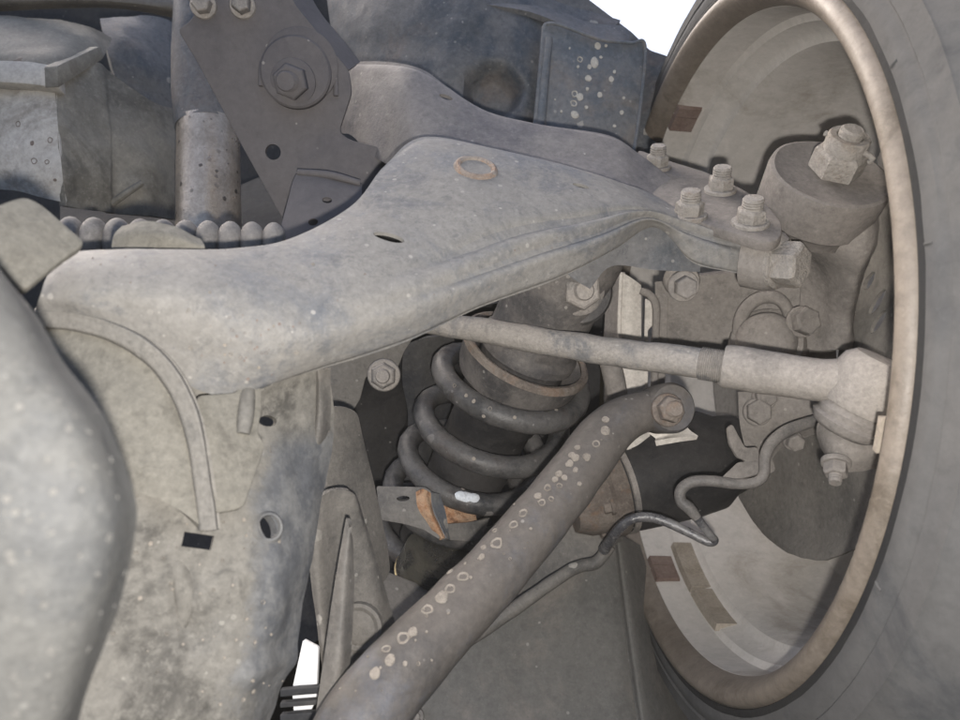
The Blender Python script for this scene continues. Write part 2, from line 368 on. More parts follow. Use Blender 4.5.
# ------------------------------------------------------------------ wheel
WC = Vector((0.1401, 0.4944, 0.0114)); th, ph = math.radians(4.91), math.radians(-2.378)
WN = Vector((math.cos(ph)*math.cos(th), math.cos(ph)*math.sin(th), math.sin(ph)))
WH = Vector((-math.sin(th), math.cos(th), 0)); WV = WN.cross(WH)
if WV.z < 0: WV = -WV
def wheel_pt(a, r, deg): t = math.radians(deg); return WC+WN*a+(WH*math.cos(t)+WV*math.sin(t))*r
wheel = thing('wheel', WC+WV*-0.34, 'dusty road wheel with brown rim lip and dirty tyre around the hub', 'wheel')
rim = lathe('rim', WC, WN, [(0.020, 0.2195), (0.006, 0.2216), (0.0030, 0.2212), (0.0004, 0.2192), (-0.0008, 0.2170), (-0.0010, 0.2152), (-0.0006, 0.2134), (0.0018, 0.2104), (0.0055, 0.2076),
    (0.0100, 0.2056), (0.0130, 0.2049), (0.0132, 0.2100), (0.016, 0.213)], M['rim'], wheel, 200, closed=True, smooth=50)
barrel = lathe('barrel', WC, WN, [(0.0131, 0.2110), (0.0133, 0.2048), (0.022, 0.2040), (0.0355, 0.2036), (0.0375, 0.2015), (0.0385, 0.1995), (0.050, 0.1960), (0.0525, 0.1935), (0.0540, 0.1900), (0.058, 0.1885), (0.075, 0.1862), (0.125, 0.184),
    (0.145, 0.178), (0.157, 0.160), (0.162, 0.12), (0.15, 0.09), (0.148, 0.03), (0.148, 0.001), (0.17, 0.001), (0.175, 0.1), (0.185, 0.15), (0.2, 0.2), (0.2, 0.226), (0.19, 0.226), (0.18, 0.205), (0.06, 0.197), (0.03, 0.212)],
    M['barrel'], wheel, 160, closed=True)
tyre = lathe('tyre', WC, WN, [(0.030, 0.2225), (0.020, 0.2238), (0.008, 0.2243), (0.0032, 0.2256), (0.0028, 0.2290), (0.0036, 0.2335), (0.0052, 0.2350), (0.0056, 0.2362), (0.0046, 0.2374), (0.0062, 0.2440), (0.0064, 0.2475), (0.0076, 0.2480), (0.0100, 0.2520), (0.020, 0.2620), (0.036, 0.2780),
    (0.062, 0.298), (0.095, 0.322), (0.118, 0.338), (0.14, 0.346), (0.20, 0.347), (0.222, 0.338), (0.235, 0.29), (0.205, 0.228), (0.17, 0.21), (0.06, 0.20)], M['tyre'], wheel, 160, closed=True, wob=0.0006)
lathe('gap_shade_ring', WC, WN, [(0.010, 0.2205), (0.0042, 0.2214), (0.0028, 0.2222), (0.0026, 0.2238), (0.0034, 0.2256), (0.010, 0.2262)], M['black'], tyre, 160, closed=True)  # black ring added for the shaded gap between rim and tyre
def weight(a0, a1, r, d0, d1, m, h=0.0046):
    vv = []; n = 5
    for i in range(n):
        d = d0+(d1-d0)*i/(n-1)
        for a, rr in ((a0, r), (a0+0.001, r-h), (a1-0.001, r-h), (a1, r)): vv.append(wheel_pt(a, rr, d))
    ff = [(i*4+q, i*4+(q+1) % 4, i*4+4+(q+1) % 4, i*4+4+q) for i in range(n-1) for q in range(4)]
    ff += [(0, 1, 2, 3), (n*4-1, n*4-2, n*4-3, n*4-4)]
    return mk('balance_weight', vv, ff, m, barrel, 30)
for d0, d1 in ((60.2, 64.2), (64.5, 67.0)): weight(0.013, 0.033, 0.2052, d0, d1, M['weight'])
for d0, d1 in ((-58.0, -60.6), (-60.9, -65.0)): weight(0.013, 0.033, 0.2052, d0, d1, M['weight'])
for d0, d1 in ((-55.0, -69.5), (-70.2, -84.0)): weight(0.0345, 0.0530, 0.2010, d0, d1, M['weight2'], 0.0055)
weight(0.002, 0.012, 0.2072, 193.5, 189.5, M['weight2'], 0.004)
mark = (0.0,)
for deg in (206, 152, 172):                                     # moulded vent ticks across the bead
    q = [wheel_pt(0.0032, 0.2258, deg), wheel_pt(0.0030, 0.2300, deg+0.15)]
    tube('bead_tick', [(*q[0], 0.0006), (*((q[0]+q[1])/2-WN*0.0004), 0.0006), (*q[1], 0.0005)], M['tyre'], tyre, 8, 3, True)

# ------------------------------------------------------------------ brake backing plate inside the wheel
hub_a = 0.078
bp_parts = []
bk = thing('brake_shield', wheel_pt(hub_a, 0.137, -90), 'dull round brake backing plate with slots behind the tie rod end', 'brake shield')
vv, ff = [], []
NS = 60; rr0, rr1 = 0.045, 0.139
for side in (0, 1):
    for i in range(NS+1):
        d = -160+i*(295)/NS
        d = 128 + i*(352-128)/NS
        for r in (rr0, 0.09, 0.128, 0.134, rr1):
            a = hub_a+(0.0 if r < 0.13 else -0.004)+side*0.0022
            vv.append(wheel_pt(a, r+0.0012*noise.noise(Vector((d*0.4, r*9, 1))), d))
nr = 5; L = (NS+1)*nr
for i in range(NS):
    for q in range(nr-1):
        a = i*nr+q; ff.append((a, a+1, a+nr+1, a+nr)); ff.append((L+a, L+a+nr, L+a+nr+1, L+a+1))
    for q in (0, nr-1):
        a = i*nr+q; ff.append((a, a+nr, L+a+nr, L+a))
for i in (0, NS):
    for q in range(nr-1): a = i*nr+q; ff.append((a, a+1, L+a+1, L+a))
disc = mk('shield_plate', vv, ff, M['shield'], bk, 35)
SP = Plane((820, 520, .45), n=WN); SP.o = wheel_pt(hub_a, 0.1, -90); SP.n = -WN
for (x, y, l) in ((869, 281, 2.2), (877, 302, 3.2), (878, 322, 3.0)):
    cut(disc, SP.at(x, y), WN, .0030, .008, l, WH*-.75+WV*.65)


# ------------------------------------------------------------------ steering knuckle
kn = thing('steering_knuckle', P(800, 420, 0.43), 'brown grey cast steering knuckle with large castellated nut inside the wheel', 'steering knuckle')
bax = seen_axis(832, 165, .42, -.9, .47)
bc = P(831, 172, 0.395)
lathe('ball_joint_boss', bc, bax, [(-0.034, 0.022), (-0.033, 0.0275), (-0.027, 0.0290), (-0.0245, 0.0315), (-0.004, 0.0325), (-0.0008, 0.0318), (0.0, 0.030), (-0.002, 0.024), (-0.0025, 0.01)], M['boss'], kn, 56, wob=0.0006)
nb = bc+bax*-0.0022+(P(837, 168, .395)-P(831, 172, .395))*.6
nut = hexbolt(kn, nb, bax, 0.0140, 0.0130, M['bolt'], 'castle_nut', washer=0, turn=0.35)
a, u, v = basis(bax)
lathe('castle_crown', nb, bax, [(0.012, 0.0110), (0.0215, 0.0108), (0.0225, 0.0100), (0.0225, 0.007), (0.0205, 0.006)], M['bolt'], nut, 24, wob=0.0005)
lathe('ball_stud', nb, bax, [(0.012, 0.0062), (0.0255, 0.0062), (0.0265, 0.005)], M['bolt'], nut, 18)
cp = nb+bax*0.0175
side = Vector((0.45, -0.85, 0.1)); side = (side-bax*side.dot(bax)).normalized()
tube('split_pin', [(*(cp-side*0.013), 0.0016), (*(cp+side*0.0135), 0.0016), (*(cp+side*0.0145+bax*-0.003), 0.0015)], M['bolt'], nut, 10, 3, True)
# neck from the boss down to the hub carrier
patch('knuckle_neck', [
    [(770, 205, .425), (778, 222, .425), (800, 255, .44), (800, 300, .455), (795, 345, .46)],
    [(800, 222, .405), (808, 240, .41), (822, 270, .43), (822, 310, .445), (815, 350, .45)],
    [(838, 234, .393), (842, 252, .398), (838, 280, .42), (835, 312, .435), (832, 350, .44)],
    [(868, 222, .39), (866, 248, .392), (856, 282, .412), (849, 312, .43), (848, 350, .437)],
    [(879, 212, .40), (876, 245, .402), (862, 284, .425), (855, 312, .44), (855, 350, .447)],
    ], M['knuckle'], kn, 0.012, 6, 6, rough=0.0012)
patch('knuckle_web', [
    [(655, 282, .49), (655, 320, .49), (650, 365, .49)],
    [(700, 276, .478), (700, 320, .485), (700, 372, .488)],
    [(752, 270, .468), (755, 320, .475), (750, 380, .48)],
    [(800, 255, .462), (800, 320, .465), (800, 390, .468)],
    [(840, 260, .462), (838, 320, .466), (835, 395, .468)]], M['knuckle'], kn, 0.012, 6, 8, rough=0.0014)
lathe('hub_boss', P(767, 345, .463), Vector((-0.35, -0.75, 0.25)), [(-0.02, 0.024), (0.0, 0.0235), (0.006, 0.0215), (0.007, 0.0185), (0.010, 0.0180), (0.016, 0.0155), (0.019, 0.011), (0.02, 0.004)], M['knuckle'], kn, 44, wob=0.0008)
tube('hub_rib', [(738, 350, .470, .0038), (741, 318, .466, .0042), (756, 300, .460, .0042), (776, 298, .456, .004), (788, 312, .456, .0036), (790, 345, .457, .0032)], M['knuckle'], kn, 12, 6)
patch('knuckle_foot', [
    [(738, 392, .462), (740, 425, .463), (748, 455, .468), (762, 480, .475)],
    [(770, 392, .455), (772, 420, .456), (775, 440, .462), (778, 452, .47)],
    [(805, 392, .45), (808, 410, .45), (808, 424, .456), (808, 436, .465)],
    [(838, 392, .446), (838, 405, .446), (838, 420, .45), (836, 432, .46)]], M['knuckle'], kn, 0.014, 8, 6, rough=0.0015)
kb = lambda x, y, d, ax, R, h, **k: hexbolt(kn, P(x, y, d), Vector(ax), R, h, M['knuckle'], 'bolt', **k)
kb(801, 322, .447, (0.15, -1, 0.05), .0086, .0075, washer=1.12, turn=.3)
kb(757, 412, .455, (-0.1, -1, 0.1), .0078, .006, washer=1.1, turn=.1)
kb(792, 440, .452, (0.0, -1, -0.2), .0055, .006, washer=1.1)
kb(764, 398, .457, (-0.1, -1, 0.2), .0068, .006, washer=1.1, turn=.2)

# ------------------------------------------------------------------ ball joint flange bolted to the arm
bj = thing('ball_joint', P(757, 250, .40), 'dust-coated ball joint flange with four studs and nuts bolted to the wishbone', 'ball joint')
bn = seen_axis(720, 200, .12, -1, .36)
BP = Plane((720, 212, .397), n=bn)
plate('flange', BP, [(636, 148), (668, 160), (705, 171), (738, 186), (766, 202), (782, 222), (782, 236), (772, 242), (757, 240), (700, 222), (660, 203), (640, 180)], M['boss'], bj, 0.006, 8, bev=0.0012)
for (x, y, R) in ((657, 168, .0068), (720, 191, .0072), (689, 216, .0076), (750, 224, .0076)):
    hexbolt(bj, BP.at(x, y, 0.0), bn, R, .0068, M['bolt'], 'nut', washer=1.25, stud=.0055, sr=.72, turn=random.random())
hexbolt(bj, P(776, 264, .380), seen_axis(780, 264, 1, .05, .45), .0118, .0125, M['bolt'], 'nut', washer=1.1, stud=.0, turn=.4)
lathe('housing', P(768, 260, .388), Vector((0.8, -0.45, -0.15)), [(-0.012, .0155), (0.0, .0165), (0.006, .0150), (.009, .012)], M['knuckle'], bj, 30, wob=.001)

# ------------------------------------------------------------------ wishbone (control arm)
arm = thing('control_arm', P(90, 300, .26), 'large pale grey pressed steel wishbone with rusty round hole, running across to the wheel', 'control arm')
def arm_disp(u, v, p):
    k = min(1.0, max(0.0, (u-0.38)/0.22))*min(1.0, max(0.0, (1.0-u)/0.12))
    g = lambda c, w: math.exp(-((v-c)/w)**2)
    c = 0.56-0.06*u
    o = k*(-0.0032*g(c, 0.040)+0.0020*g(c+0.095, 0.045)-0.0028*g(c+0.185, 0.036)+0.0012*g(c+0.26, 0.05))
    o += -0.004*max(0, (0.03-v)/0.03)**2-0.004*max(0, (v-0.965)/0.035)**2*min(1, max(0, (u-0.26)/0.1))
    return o+0.0012*noise.noise(p*18)
arm_rows = [
    [(58, 262, .272), (50, 272, .263), (45, 282, .258), (41, 294, .255), (38, 302, .256), (34, 318, .261)],
    [(74, 250, .274), (72, 262, .262), (72, 282, .254), (74, 300, .253), (76, 314, .257), (80, 328, .262)],
    [(120, 247, .277), (121, 262, .264), (124, 288, .255), (128, 310, .256), (132, 334, .260), (142, 360, .265)],
    [(199, 247, .287), (200, 262, .274), (203, 292, .263), (208, 324, .262), (214, 358, .268), (222, 396, .2745)],
    [(281, 238, .312), (284, 254, .297), (288, 285, .282), (292, 315, .274), (295, 346, .274), (300, 378, .288)],
    [(350, 203, .345), (358, 226, .322), (370, 260, .305), (380, 290, .296), (388, 318, .295), (400, 347, .308)],
    [(384, 163, .375), (408, 198, .347), (430, 237, .327), (448, 267, .318), (462, 290, .317), (480, 310, .33)],
    [(426, 134, .395), (468, 172, .367), (500, 212, .347), (520, 240, .340), (538, 262, .339), (555, 282, .35)],
    [(515, 151, .398), (545, 178, .380), (573, 205, .364), (588, 225, .358), (602, 240, .357), (615, 252, .368)],
    [(598, 173, .402), (620, 190, .388), (634, 203, .379), (643, 212, .375), (650, 220, .376), (655, 230, .386)],
    [(652, 192, .410), (666, 204, .400), (678, 215, .390), (687, 224, .385), (690, 240, .383), (690, 262, .388)],
    [(702, 222, .396), (714, 227, .391), (724, 231, .387), (728, 237, .385), (729, 254, .385), (728, 272, .388)],
    [(740, 229, .394), (746, 231, .391), (753, 234, .388), (756, 241, .387), (757, 257, .387), (754, 276, .390)]]
body = patch('arm_body', arm_rows,
    M['arm'], arm, 0.0016, 9, 10, disp=arm_disp, rough=0.0005)
patch('arm_underside', [[(x, y, d+.024) for (x, y, d) in r[1:5]] for r in arm_rows[2:10]], M['black'], arm, .003, 6, 6)   # far wall of the box section, painted near-black for shade behind the holes
leg = patch('arm_leg', [
    [(338, 70, .53), (337, 95, .525), (338, 120, .52), (341, 133, .515)],
    [(349, 62, .515), (347, 90, .51), (348, 118, .505), (352, 136, .50)],
    [(378, 60, .487), (374, 92, .480), (374, 125, .474), (376, 158, .468)],
    [(408, 63, .470), (402, 92, .458), (398, 128, .450), (402, 168, .442)],
    [(428, 70, .468), (424, 98, .452), (420, 130, .438), (428, 160, .425)],
    [(450, 86, .466), (454, 112, .450), (458, 140, .434), (466, 170, .415)],
    [(487, 109, .462), (492, 126, .448), (498, 148, .434), (510, 175, .418)],
    [(540, 122, .457), (546, 137, .446), (552, 155, .435), (560, 178, .420)],
    [(609, 133, .453), (612, 148, .443), (614, 165, .434), (616, 185, .420)],
    [(640, 152, .450), (642, 164, .443), (645, 178, .434), (648, 195, .422)],
    [(672, 176, .445), (674, 185, .438), (675, 195, .432), (678, 208, .422)]],
    M['leg'], arm, 0.0016, 8, 8, disp=lambda u, v, p: -0.004*max(0, (0.08-v)/0.08)**2+0.001*noise.noise(p*22))
patch('arm_web', [
    [(560, 268, .40), (575, 280, .40), (590, 289, .402)],
    [(600, 245, .392), (606, 256, .395), (612, 266, .398)],
    [(650, 218, .392), (653, 245, .395), (655, 270, .398)],
    [(700, 226, .396), (700, 250, .398), (700, 272, .400)]], M['frame'], arm, 0.003, 6, 6)
# bolt through the arm, below its flange
for (x, y, s) in ((683, 286, .0088),):
    hexbolt(arm, P(x, y, .402), Vector((0.05, -0.95, -0.25)), s*.72, .006, M['knuckle'], 'bolt', washer=1.35, turn=.2)
lathe('bolt_tab', P(682, 281, .41), Vector((0.05, -0.95, -0.25)), [(-.004, .0095), (0.002, .0095), (.0035, .0085)], M['knuckle'], arm, 28)
# pressed holes
p, n = surf('arm_body', 476, 168); sd_ = Vector((1, 0, -0.25))
lathe('plug', p, n, [(-.004, .0090), (-.0004, .0090), (.0004, .0086), (.0002, .004)], M['arm'], arm, 30, wob=.0006)
lathe('hole_lip', p, n, [(-0.003, .0082), (-.0002, .0078), (.0014, .0086), (.0018, .0098), (.0010, .0112), (-.0012, .0122)], M['rustlip'], arm, 40, closed=True, wob=.0009)
p, n = surf('arm_body', 389, 237); cut(body, p, n, .0030, .012, 2.3, (1, 0, -0.12))
p, n = surf('arm_body', 581, 186); cut(body, p, n, .0022, .006, 2.0, (1, 0, -0.12))
p, n = surf('arm_leg', 446, 97); cut(leg, p, n, .0024, .012, 1.8, (1, 0, -0.2))
# dust-caked tab on the far edge of the arm
patch('dust_tab', [[(112, 250, .292), (114, 236, .292), (122, 226, .296)], [(135, 251, .290), (138, 232, .289), (146, 221, .294)],
    [(168, 251, .291), (170, 236, .290), (172, 226, .295)], [(205, 251, .296), (204, 246, .296), (200, 240, .300)]], M['beige'], arm, .004, 6, 6, rough=.001)

# ------------------------------------------------------------------ crossmember below the arm (with its raised bead)
cm = thing('crossmember', P(200, 720, .26), 'mud-caked pressed crossmember with curved raised bead and notch below the wishbone', 'crossmember')
def cm_disp(u, v, p):
    x = 480+F*p.x/p.y; y = 360-F*p.z/p.y
    d = 0.0022*noise.noise(p*24)+0.0012*noise.noise(p*70)
    d += -0.0030*math.exp(-((x-188-8*math.sin(y*.05))/9)**2)*max(0, min(1, (y-560)/30))*max(0, min(1, (660-y)/40))
    d += 0.0025*math.exp(-((y-672+0.35*(x-250))/12)**2)*max(0, min(1, (x-215)/30))
    return d
cmb = patch('crossmember_body', [
    [(20, 310, .272), (90, 325, .268), (150, 345, .272), (205, 375, .278), (262, 386, .287), (300, 372, .30), (330, 372, .312)],
    [(40, 380, .258), (90, 395, .262), (150, 400, .270), (205, 405, .278), (250, 408, .288), (296, 406, .300), (333, 406, .320)],
    [(60, 450, .250), (105, 455, .255), (155, 460, .262), (205, 462, .270), (250, 455, .282), (290, 460, .296), (328, 470, .318)],
    [(70, 510, .246), (115, 515, .250), (160, 518, .257), (205, 522, .264), (250, 520, .272), (285, 525, .282), (316, 530, .305)],
    [(70, 560, .244), (115, 565, .248), (160, 570, .254), (205, 575, .260), (250, 580, .266), (282, 585, .275), (308, 590, .297)],
    [(60, 620, .240), (105, 625, .244), (155, 630, .250), (200, 635, .256), (240, 640, .262), (270, 645, .271), (293, 650, .293)],
    [(50, 680, .236), (100, 685, .240), (150, 690, .246), (195, 695, .252), (230, 697, .258), (258, 700, .268), (279, 705, .288)],
    [(40, 760, .232), (95, 765, .236), (145, 765, .242), (190, 765, .248), (225, 765, .254), (250, 768, .263), (268, 770, .282)]],
    M['cross'], cm, .004, 8, 8, disp=cm_disp, rough=.0012)
p, n = surf('crossmember_body', 198, 541); cut(cmb, p, n, .0036, .02, 2.0, (1, 0, -.12), square=True)
p, n = surf('crossmember_body', 269, 527); cut(cmb, p, n, .0032, .012, 1.7, (0.35, 0, -1))
lathe('hole_collar', p, n, [(-.003, .0042), (.0006, .0044), (.0008, .0052), (-.001, .0066)], M['cross'], cm, 24, closed=True)
BD = [(34, 318, .2590, .1, -1), (70, 320, .2570, .1, -1), (105, 328, .2560, .3, -.95), (138, 344, .2560, .5, -.85), (165, 368, .2568, .72, -.68), (184, 400, .2570, .88, -.45), (196, 440, .2560, .96, -.25), (204, 490, .2535, .98, -.15), (209, 530, .2510, 1, -.05)]
patch('bead', [[(x+w*nx, y+w*ny, d+e) for (w, e) in ((-11, .0030), (-9, .0002), (-4, -.0004), (3, -.0006), (8, -.0002), (10, .0060))] for (x, y, d, nx, ny) in BD], M['beadm'], cm, .004, 8, 5, rough=.0005)
def dish_d(u, v, p): return .0012*noise.noise(p*30)
patch('cup_wall', [[(36, 326, .262), (40, 345, .259), (58, 380, .256), (84, 430, .252), (100, 480, .250)],
    [(90, 330, .260), (95, 350, .258), (108, 385, .255), (122, 430, .251), (130, 490, .249)],
    [(135, 350, .260), (138, 368, .259), (144, 400, .256), (152, 440, .253), (160, 500, .250)],
    [(180, 400, .260), (178, 412, .259), (178, 430, .257), (180, 460, .255), (182, 512, .251)],
    [(204, 490, .257), (203, 497, .257), (203, 506, .256), (204, 518, .255), (205, 530, .253)]], M['beige'], cm, .003, 8, 7, disp=dish_d, rough=.0009)
PL = Plane((215, 450, .262), (250, 430, .272), (225, 520, .255))
plate('patch_plate', PL, [(196, 395), (238, 392), (240, 372), (262, 384), (262, 410), (258, 432), (266, 445), (250, 490), (244, 508), (214, 514), (207, 480)], M['beige'], cm, .003, 7, bev=.0009)
tube('finger', [(248, 380, .283, .0026), (247, 400, .276, .0030), (245, 420, .272, .0030), (243, 434, .270, .0024)], M['cross'], cm, 14, 6)
IL = Plane((270, 400, .298), (325, 400, .318), (290, 470, .298))
ich = patch('inner_channel', [[(262, 386, .294), (266, 420, .294), (270, 452, .288)], [(290, 378, .306), (292, 415, .308), (292, 466, .302)],
    [(312, 372, .310), (310, 415, .312), (304, 470, .310)], [(318, 370, .306), (320, 415, .308), (314, 472, .312)], [(331, 368, .312), (331, 415, .316), (322, 480, .326)]], M['gusset'], cm, .0016, 7, 8, rough=.001)
p, n = surf('inner_channel', 268, 421); cut(ich, p, n, .0060, .014, 1.6, (1, 0, .05))
p, n = surf('crossmember_body', 268, 421); cut(cmb, p, n, .0022, .0055, 1.7, (1, 0, .05))
tube('pressed_fold', [(166, 536, .2620, .0022), (176, 560, .2602, .0030), (185, 590, .2596, .0036), (183, 616, .2588, .0032), (170, 650, .2582, .0020)], M['cross'], cm, 14, 6, wob=.0008)

# ------------------------------------------------------------------ flange clamp and rounded cover at the near left
fc = plate('mounting_ear', Plane((10, 240, .228), (70, 245, .242), (20, 280, .224)), [(-50, 225), (5, 201), (25, 195), (42, 203), (88, 243), (64, 259), (25, 291), (0, 264), (-50, 250)],
    M['beige'], None, .005, 9, bev=.0016, label='beige dust-caked folded steel ear beside the end of the wishbone', cat='bracket')
def cov_d(u, v, p): return .0009*noise.noise(p*25)
cov = patch('rounded_cover', [
    [(-120, 180, .170), (-60, 215, .160), (-10, 255, .166), (2, 272, .185)],
    [(-120, 260, .158), (-50, 285, .150), (10, 300, .157), (33, 310, .178)],
    [(-120, 340, .150), (-40, 350, .143), (35, 358, .150), (64, 362, .170)],
    [(-120, 420, .146), (-30, 425, .139), (70, 420, .147), (104, 414, .167)],
    [(-120, 500, .145), (-20, 500, .138), (95, 490, .147), (131, 480, .168)],
    [(-120, 560, .146), (-20, 560, .139), (98, 545, .148), (135, 530, .169)],
    [(-120, 640, .149), (-30, 640, .142), (78, 628, .150), (116, 612, .171)],
    [(-120, 720, .152), (-40, 720, .146), (52, 712, .154), (86, 700, .174)],
    [(-120, 800, .156), (-50, 800, .150), (30, 795, .158), (60, 790, .178)]], M['cover'], None, .004, 7, 7, disp=cov_d, rough=.0005,
    label='smooth rounded pale grey cover in front of the crossmember, speckled with dust', cat='cover')

# ------------------------------------------------------------------ bracket plate with cam bolt
br = thing('mounting_bracket', P(300, 200, .47), 'flat violet grey bracket plate with big cam washer and bolt', 'bracket')
QL = Plane((280, 80, .455), (340, 110, .462), (250, 160, .462))
bpl = plate('bracket_plate', QL, [(150, -60), (196, 12), (189, 22), (177, 29), (196, 60), (244, 150), (292, 236), (330, 232), (386, 190), (392, 150), (350, 140), (339, 132), (352, 92), (349, 70), (330, 47), (296, 5), (262, -60)], M['plate'], br, .005, 6, bev=.001)
cut(bpl, QL.at(273, 152), QL.n, .0048, .02)
cw = lathe('cam_washer', QL.at(297, 74), QL.n, [(0, .0212), (.0065, .0212), (.0078, .0200)], M['plate'], br, 48)
lathe('cam_plate', QL.at(301, 66), QL.n, [(0, .0225), (.0018, .0225), (.0024, .0215)], M['plate'], br, 48)
hexbolt(br, QL.at(295, 84, .0075), (QL.n+Vector((-.10, 0, -.16))).normalized(), .0105, .009, M['plate'], 'nut', washer=1.3, stud=.009, sr=.56, turn=.3)
for x in ((261, 73), (336, 83)):
    q = QL.at(*x); tube('cam_guide', [(*(q+Vector((0, 0, .008))), .0016), (*(q+Vector((0, 0, -.008))), .0016)], M['plate'], br, 8, 1, True)
for x in (204, 243):
    hexbolt(br, QL.at(x, 6), QL.n, .0058, .008, M['boltdark'], 'bolt', washer=1.35, turn=x)
RL = Plane((290, 130, .47), (350, 60, .485), (330, 60, .47))
patch('side_flange', [[(262, -60, .452), (296, 5, .457), (330, 47, .460), (349, 70, .462)], [(285, -60, .478), (316, 5, .482), (345, 42, .484), (360, 62, .486)]], M['plate'], br, .003, 6, 6)
ft = thing('foot_bracket', P(320, 235, .43), 'small dark foot bracket with two drilled holes under the flat bracket plate', 'bracket')
fp = patch('foot_plate', [[(296, 174, .452), (292, 184, .447), (284, 215, .437), (274, 250, .428)], [(325, 176, .452), (322, 188, .444), (318, 215, .434), (316, 250, .426)], [(362, 184, .456), (362, 194, .448), (364, 220, .438), (370, 250, .43)]], M['plate'], ft, .0014, 8, 8)
for (x, y) in ((327, 200), (313, 222)):
    p, n = surf('foot_plate', x, y); cut(fp, p, n, .0024, .01, 1.2, (1, 0, 0))
patch('rear_strip', [[(364, 126, .50), (362, 190, .50)], [(384, 128, .50), (382, 190, .50)]], M['blue'], ft, .003, 4, 8)
tube('foot_bead', [(298, 172, .452, .002), (330, 175, .451, .0024), (360, 183, .454, .002)], M['plate'], ft, 10)

# ------------------------------------------------------------------ frame rail behind the arm
fr = thing('frame_rail', P(500, 200, .62), 'dark blue grey chassis rail with pale mud spots behind the wishbone', 'chassis rail')
def rail_d(u, v, p):
    x = 480+F*p.x/p.y; y = 360-F*p.z/p.y
    r = ((x-494)/26)**2+((y-92)/26)**2+.35*noise.noise(Vector((x*.05, y*.05, 0)))
    k = 1/(1+math.exp((r-1)*7))
    return .002*noise.noise(p*14)-.022*k+.003*math.exp(-((x-470+.3*y)/14)**2)
rail = patch('rail_body', [
    [(325, -50, .66), (330, 20, .65), (345, 80, .64), (360, 160, .63), (380, 230, .63)],
    [(370, -50, .63), (375, 10, .61), (385, 60, .605), (390, 140, .60), (400, 230, .60)],
    [(440, -40, .60), (445, 5, .585), (445, 60, .58), (440, 140, .58), (440, 230, .58)],
    [(520, -10, .60), (515, 12, .588), (515, 60, .582), (508, 140, .58), (500, 230, .58)],
    [(560, 4, .605), (550, 22, .595), (548, 70, .59), (540, 140, .59), (535, 230, .59)],
    [(620, 22, .61), (610, 36, .60), (600, 80, .60), (595, 140, .60), (590, 230, .60)]], M['frame'], fr, .026, 14, 14, rough=.001,
    disp=rail_d)
FL = Plane((560, 100, .572), (640, 100, .585), (560, 200, .568))
plate('rail_flange', FL, [(543, 22), (552, 20), (600, 38), (648, 43), (640, 110), (632, 165), (600, 215), (520, 215), (533, 130)], M['flange'], fr, .004, 5, bev=.0012)
tube('flange_bead', [(549, 38, .570, .003), (543, 100, .569, .0036), (536, 180, .567, .004)], M['flange'], fr, 10)
tube('flange_hem', [(546, 24, .570, .0013), (560, 25, .571, .0014), (600, 39.5, .577, .0014), (630, 43, .583, .0014), (645, 46, .586, .0014), (640, 110, .584, .0015), (631, 170, .58, .0015)], M['flange'], fr, 8, 8)
patch('rail_cap', [[(470, -10, .60), (530, 0, .60), (590, 22, .60), (622, 26, .602), (630, 34, .60)], [(470, 2, .585), (530, 12, .585), (590, 36, .587), (620, 42, .588), (628, 44, .592)]], M['frame'], fr, .004, 8, 6)
ub = thing('stub_bracket', P(585, 30, .64), 'dark angled bracket rising above the spotted frame flange', 'bracket')
plate('stub_plate', Plane((560, 10, .62), (590, 10, .625), (560, 30, .62)), [(555, -60), (584, -60), (584, 26), (556, 14)], M['frame'], ub, .003, 2)
plate('stub_wing', Plane((590, 0, .612), (640, 40, .612), (590, 40, .612)), [(530, -40), (582, -6), (632, 32), (650, 50), (668, 56), (668, 100), (652, 200), (600, 200), (560, 40)], M['frame'], ub, .003, 3)

# ------------------------------------------------------------------ underbody behind everything (body side, dark)
ubp = patch('underbody_panel', [
    [(-250, -220, 1.00), (-250, 200, .98), (-250, 560, .96), (-250, 900, .94)],
    [(120, -200, .95), (120, 200, .93), (120, 560, .90), (120, 900, .88)],
    [(330, -150, .92), (330, 200, .88), (300, 500, .82), (318, 640, .80)],
    [(520, 60, .86), (520, 200, .80), (520, 500, .74), (520, 900, .72)],
    [(590, 100, .84), (590, 240, .78), (600, 500, .735), (600, 900, .72)]], M['dark'], None, .003, 6, 6, rough=.003,
    label='dark underbody sheet behind the spring, gearbox and chassis rail', cat='underbody')

# ------------------------------------------------------------------ gearbox housing, pipe, bellows at the upper left
gb = thing('gearbox_housing', P(90, 225, .60), 'oily pale alloy housing with brown spots beside the speckled pipe', 'gearbox')
fw = patch('housing_wall', [
    [(-60, 70, .56), (-60, 110, .552), (-55, 160, .55), (-50, 190, .555)],
    [(4, 82, .552), (6, 120, .547), (8, 165, .545), (10, 190, .55)],
    [(30, 86, .549), (33, 120, .544), (37, 165, .542), (40, 197, .547)],
    [(56, 90, .548), (58, 125, .543), (62, 170, .541), (66, 203, .546)]], M['case_lit'], gb, .006, 7, 8, rough=.0012)
patch('housing_side', [
    [(56, 88, .548), (58, 125, .543), (62, 170, .541), (66, 206, .546)],
    [(80, 70, .57), (84, 125, .562), (86, 170, .560), (88, 210, .566)],
    [(98, 62, .585), (108, 130, .580), (109, 170, .577), (110, 212, .58)],
    [(112, 72, .600), (114, 130, .586), (116, 175, .584), (118, 214, .588)],
    [(150, 100, .625), (150, 140, .61), (150, 180, .60), (150, 216, .60)],
    [(178, 110, .66), (178, 150, .645), (178, 185, .64), (178, 220, .64)]], M['case'], gb, .006, 7, 8, rough=.002)
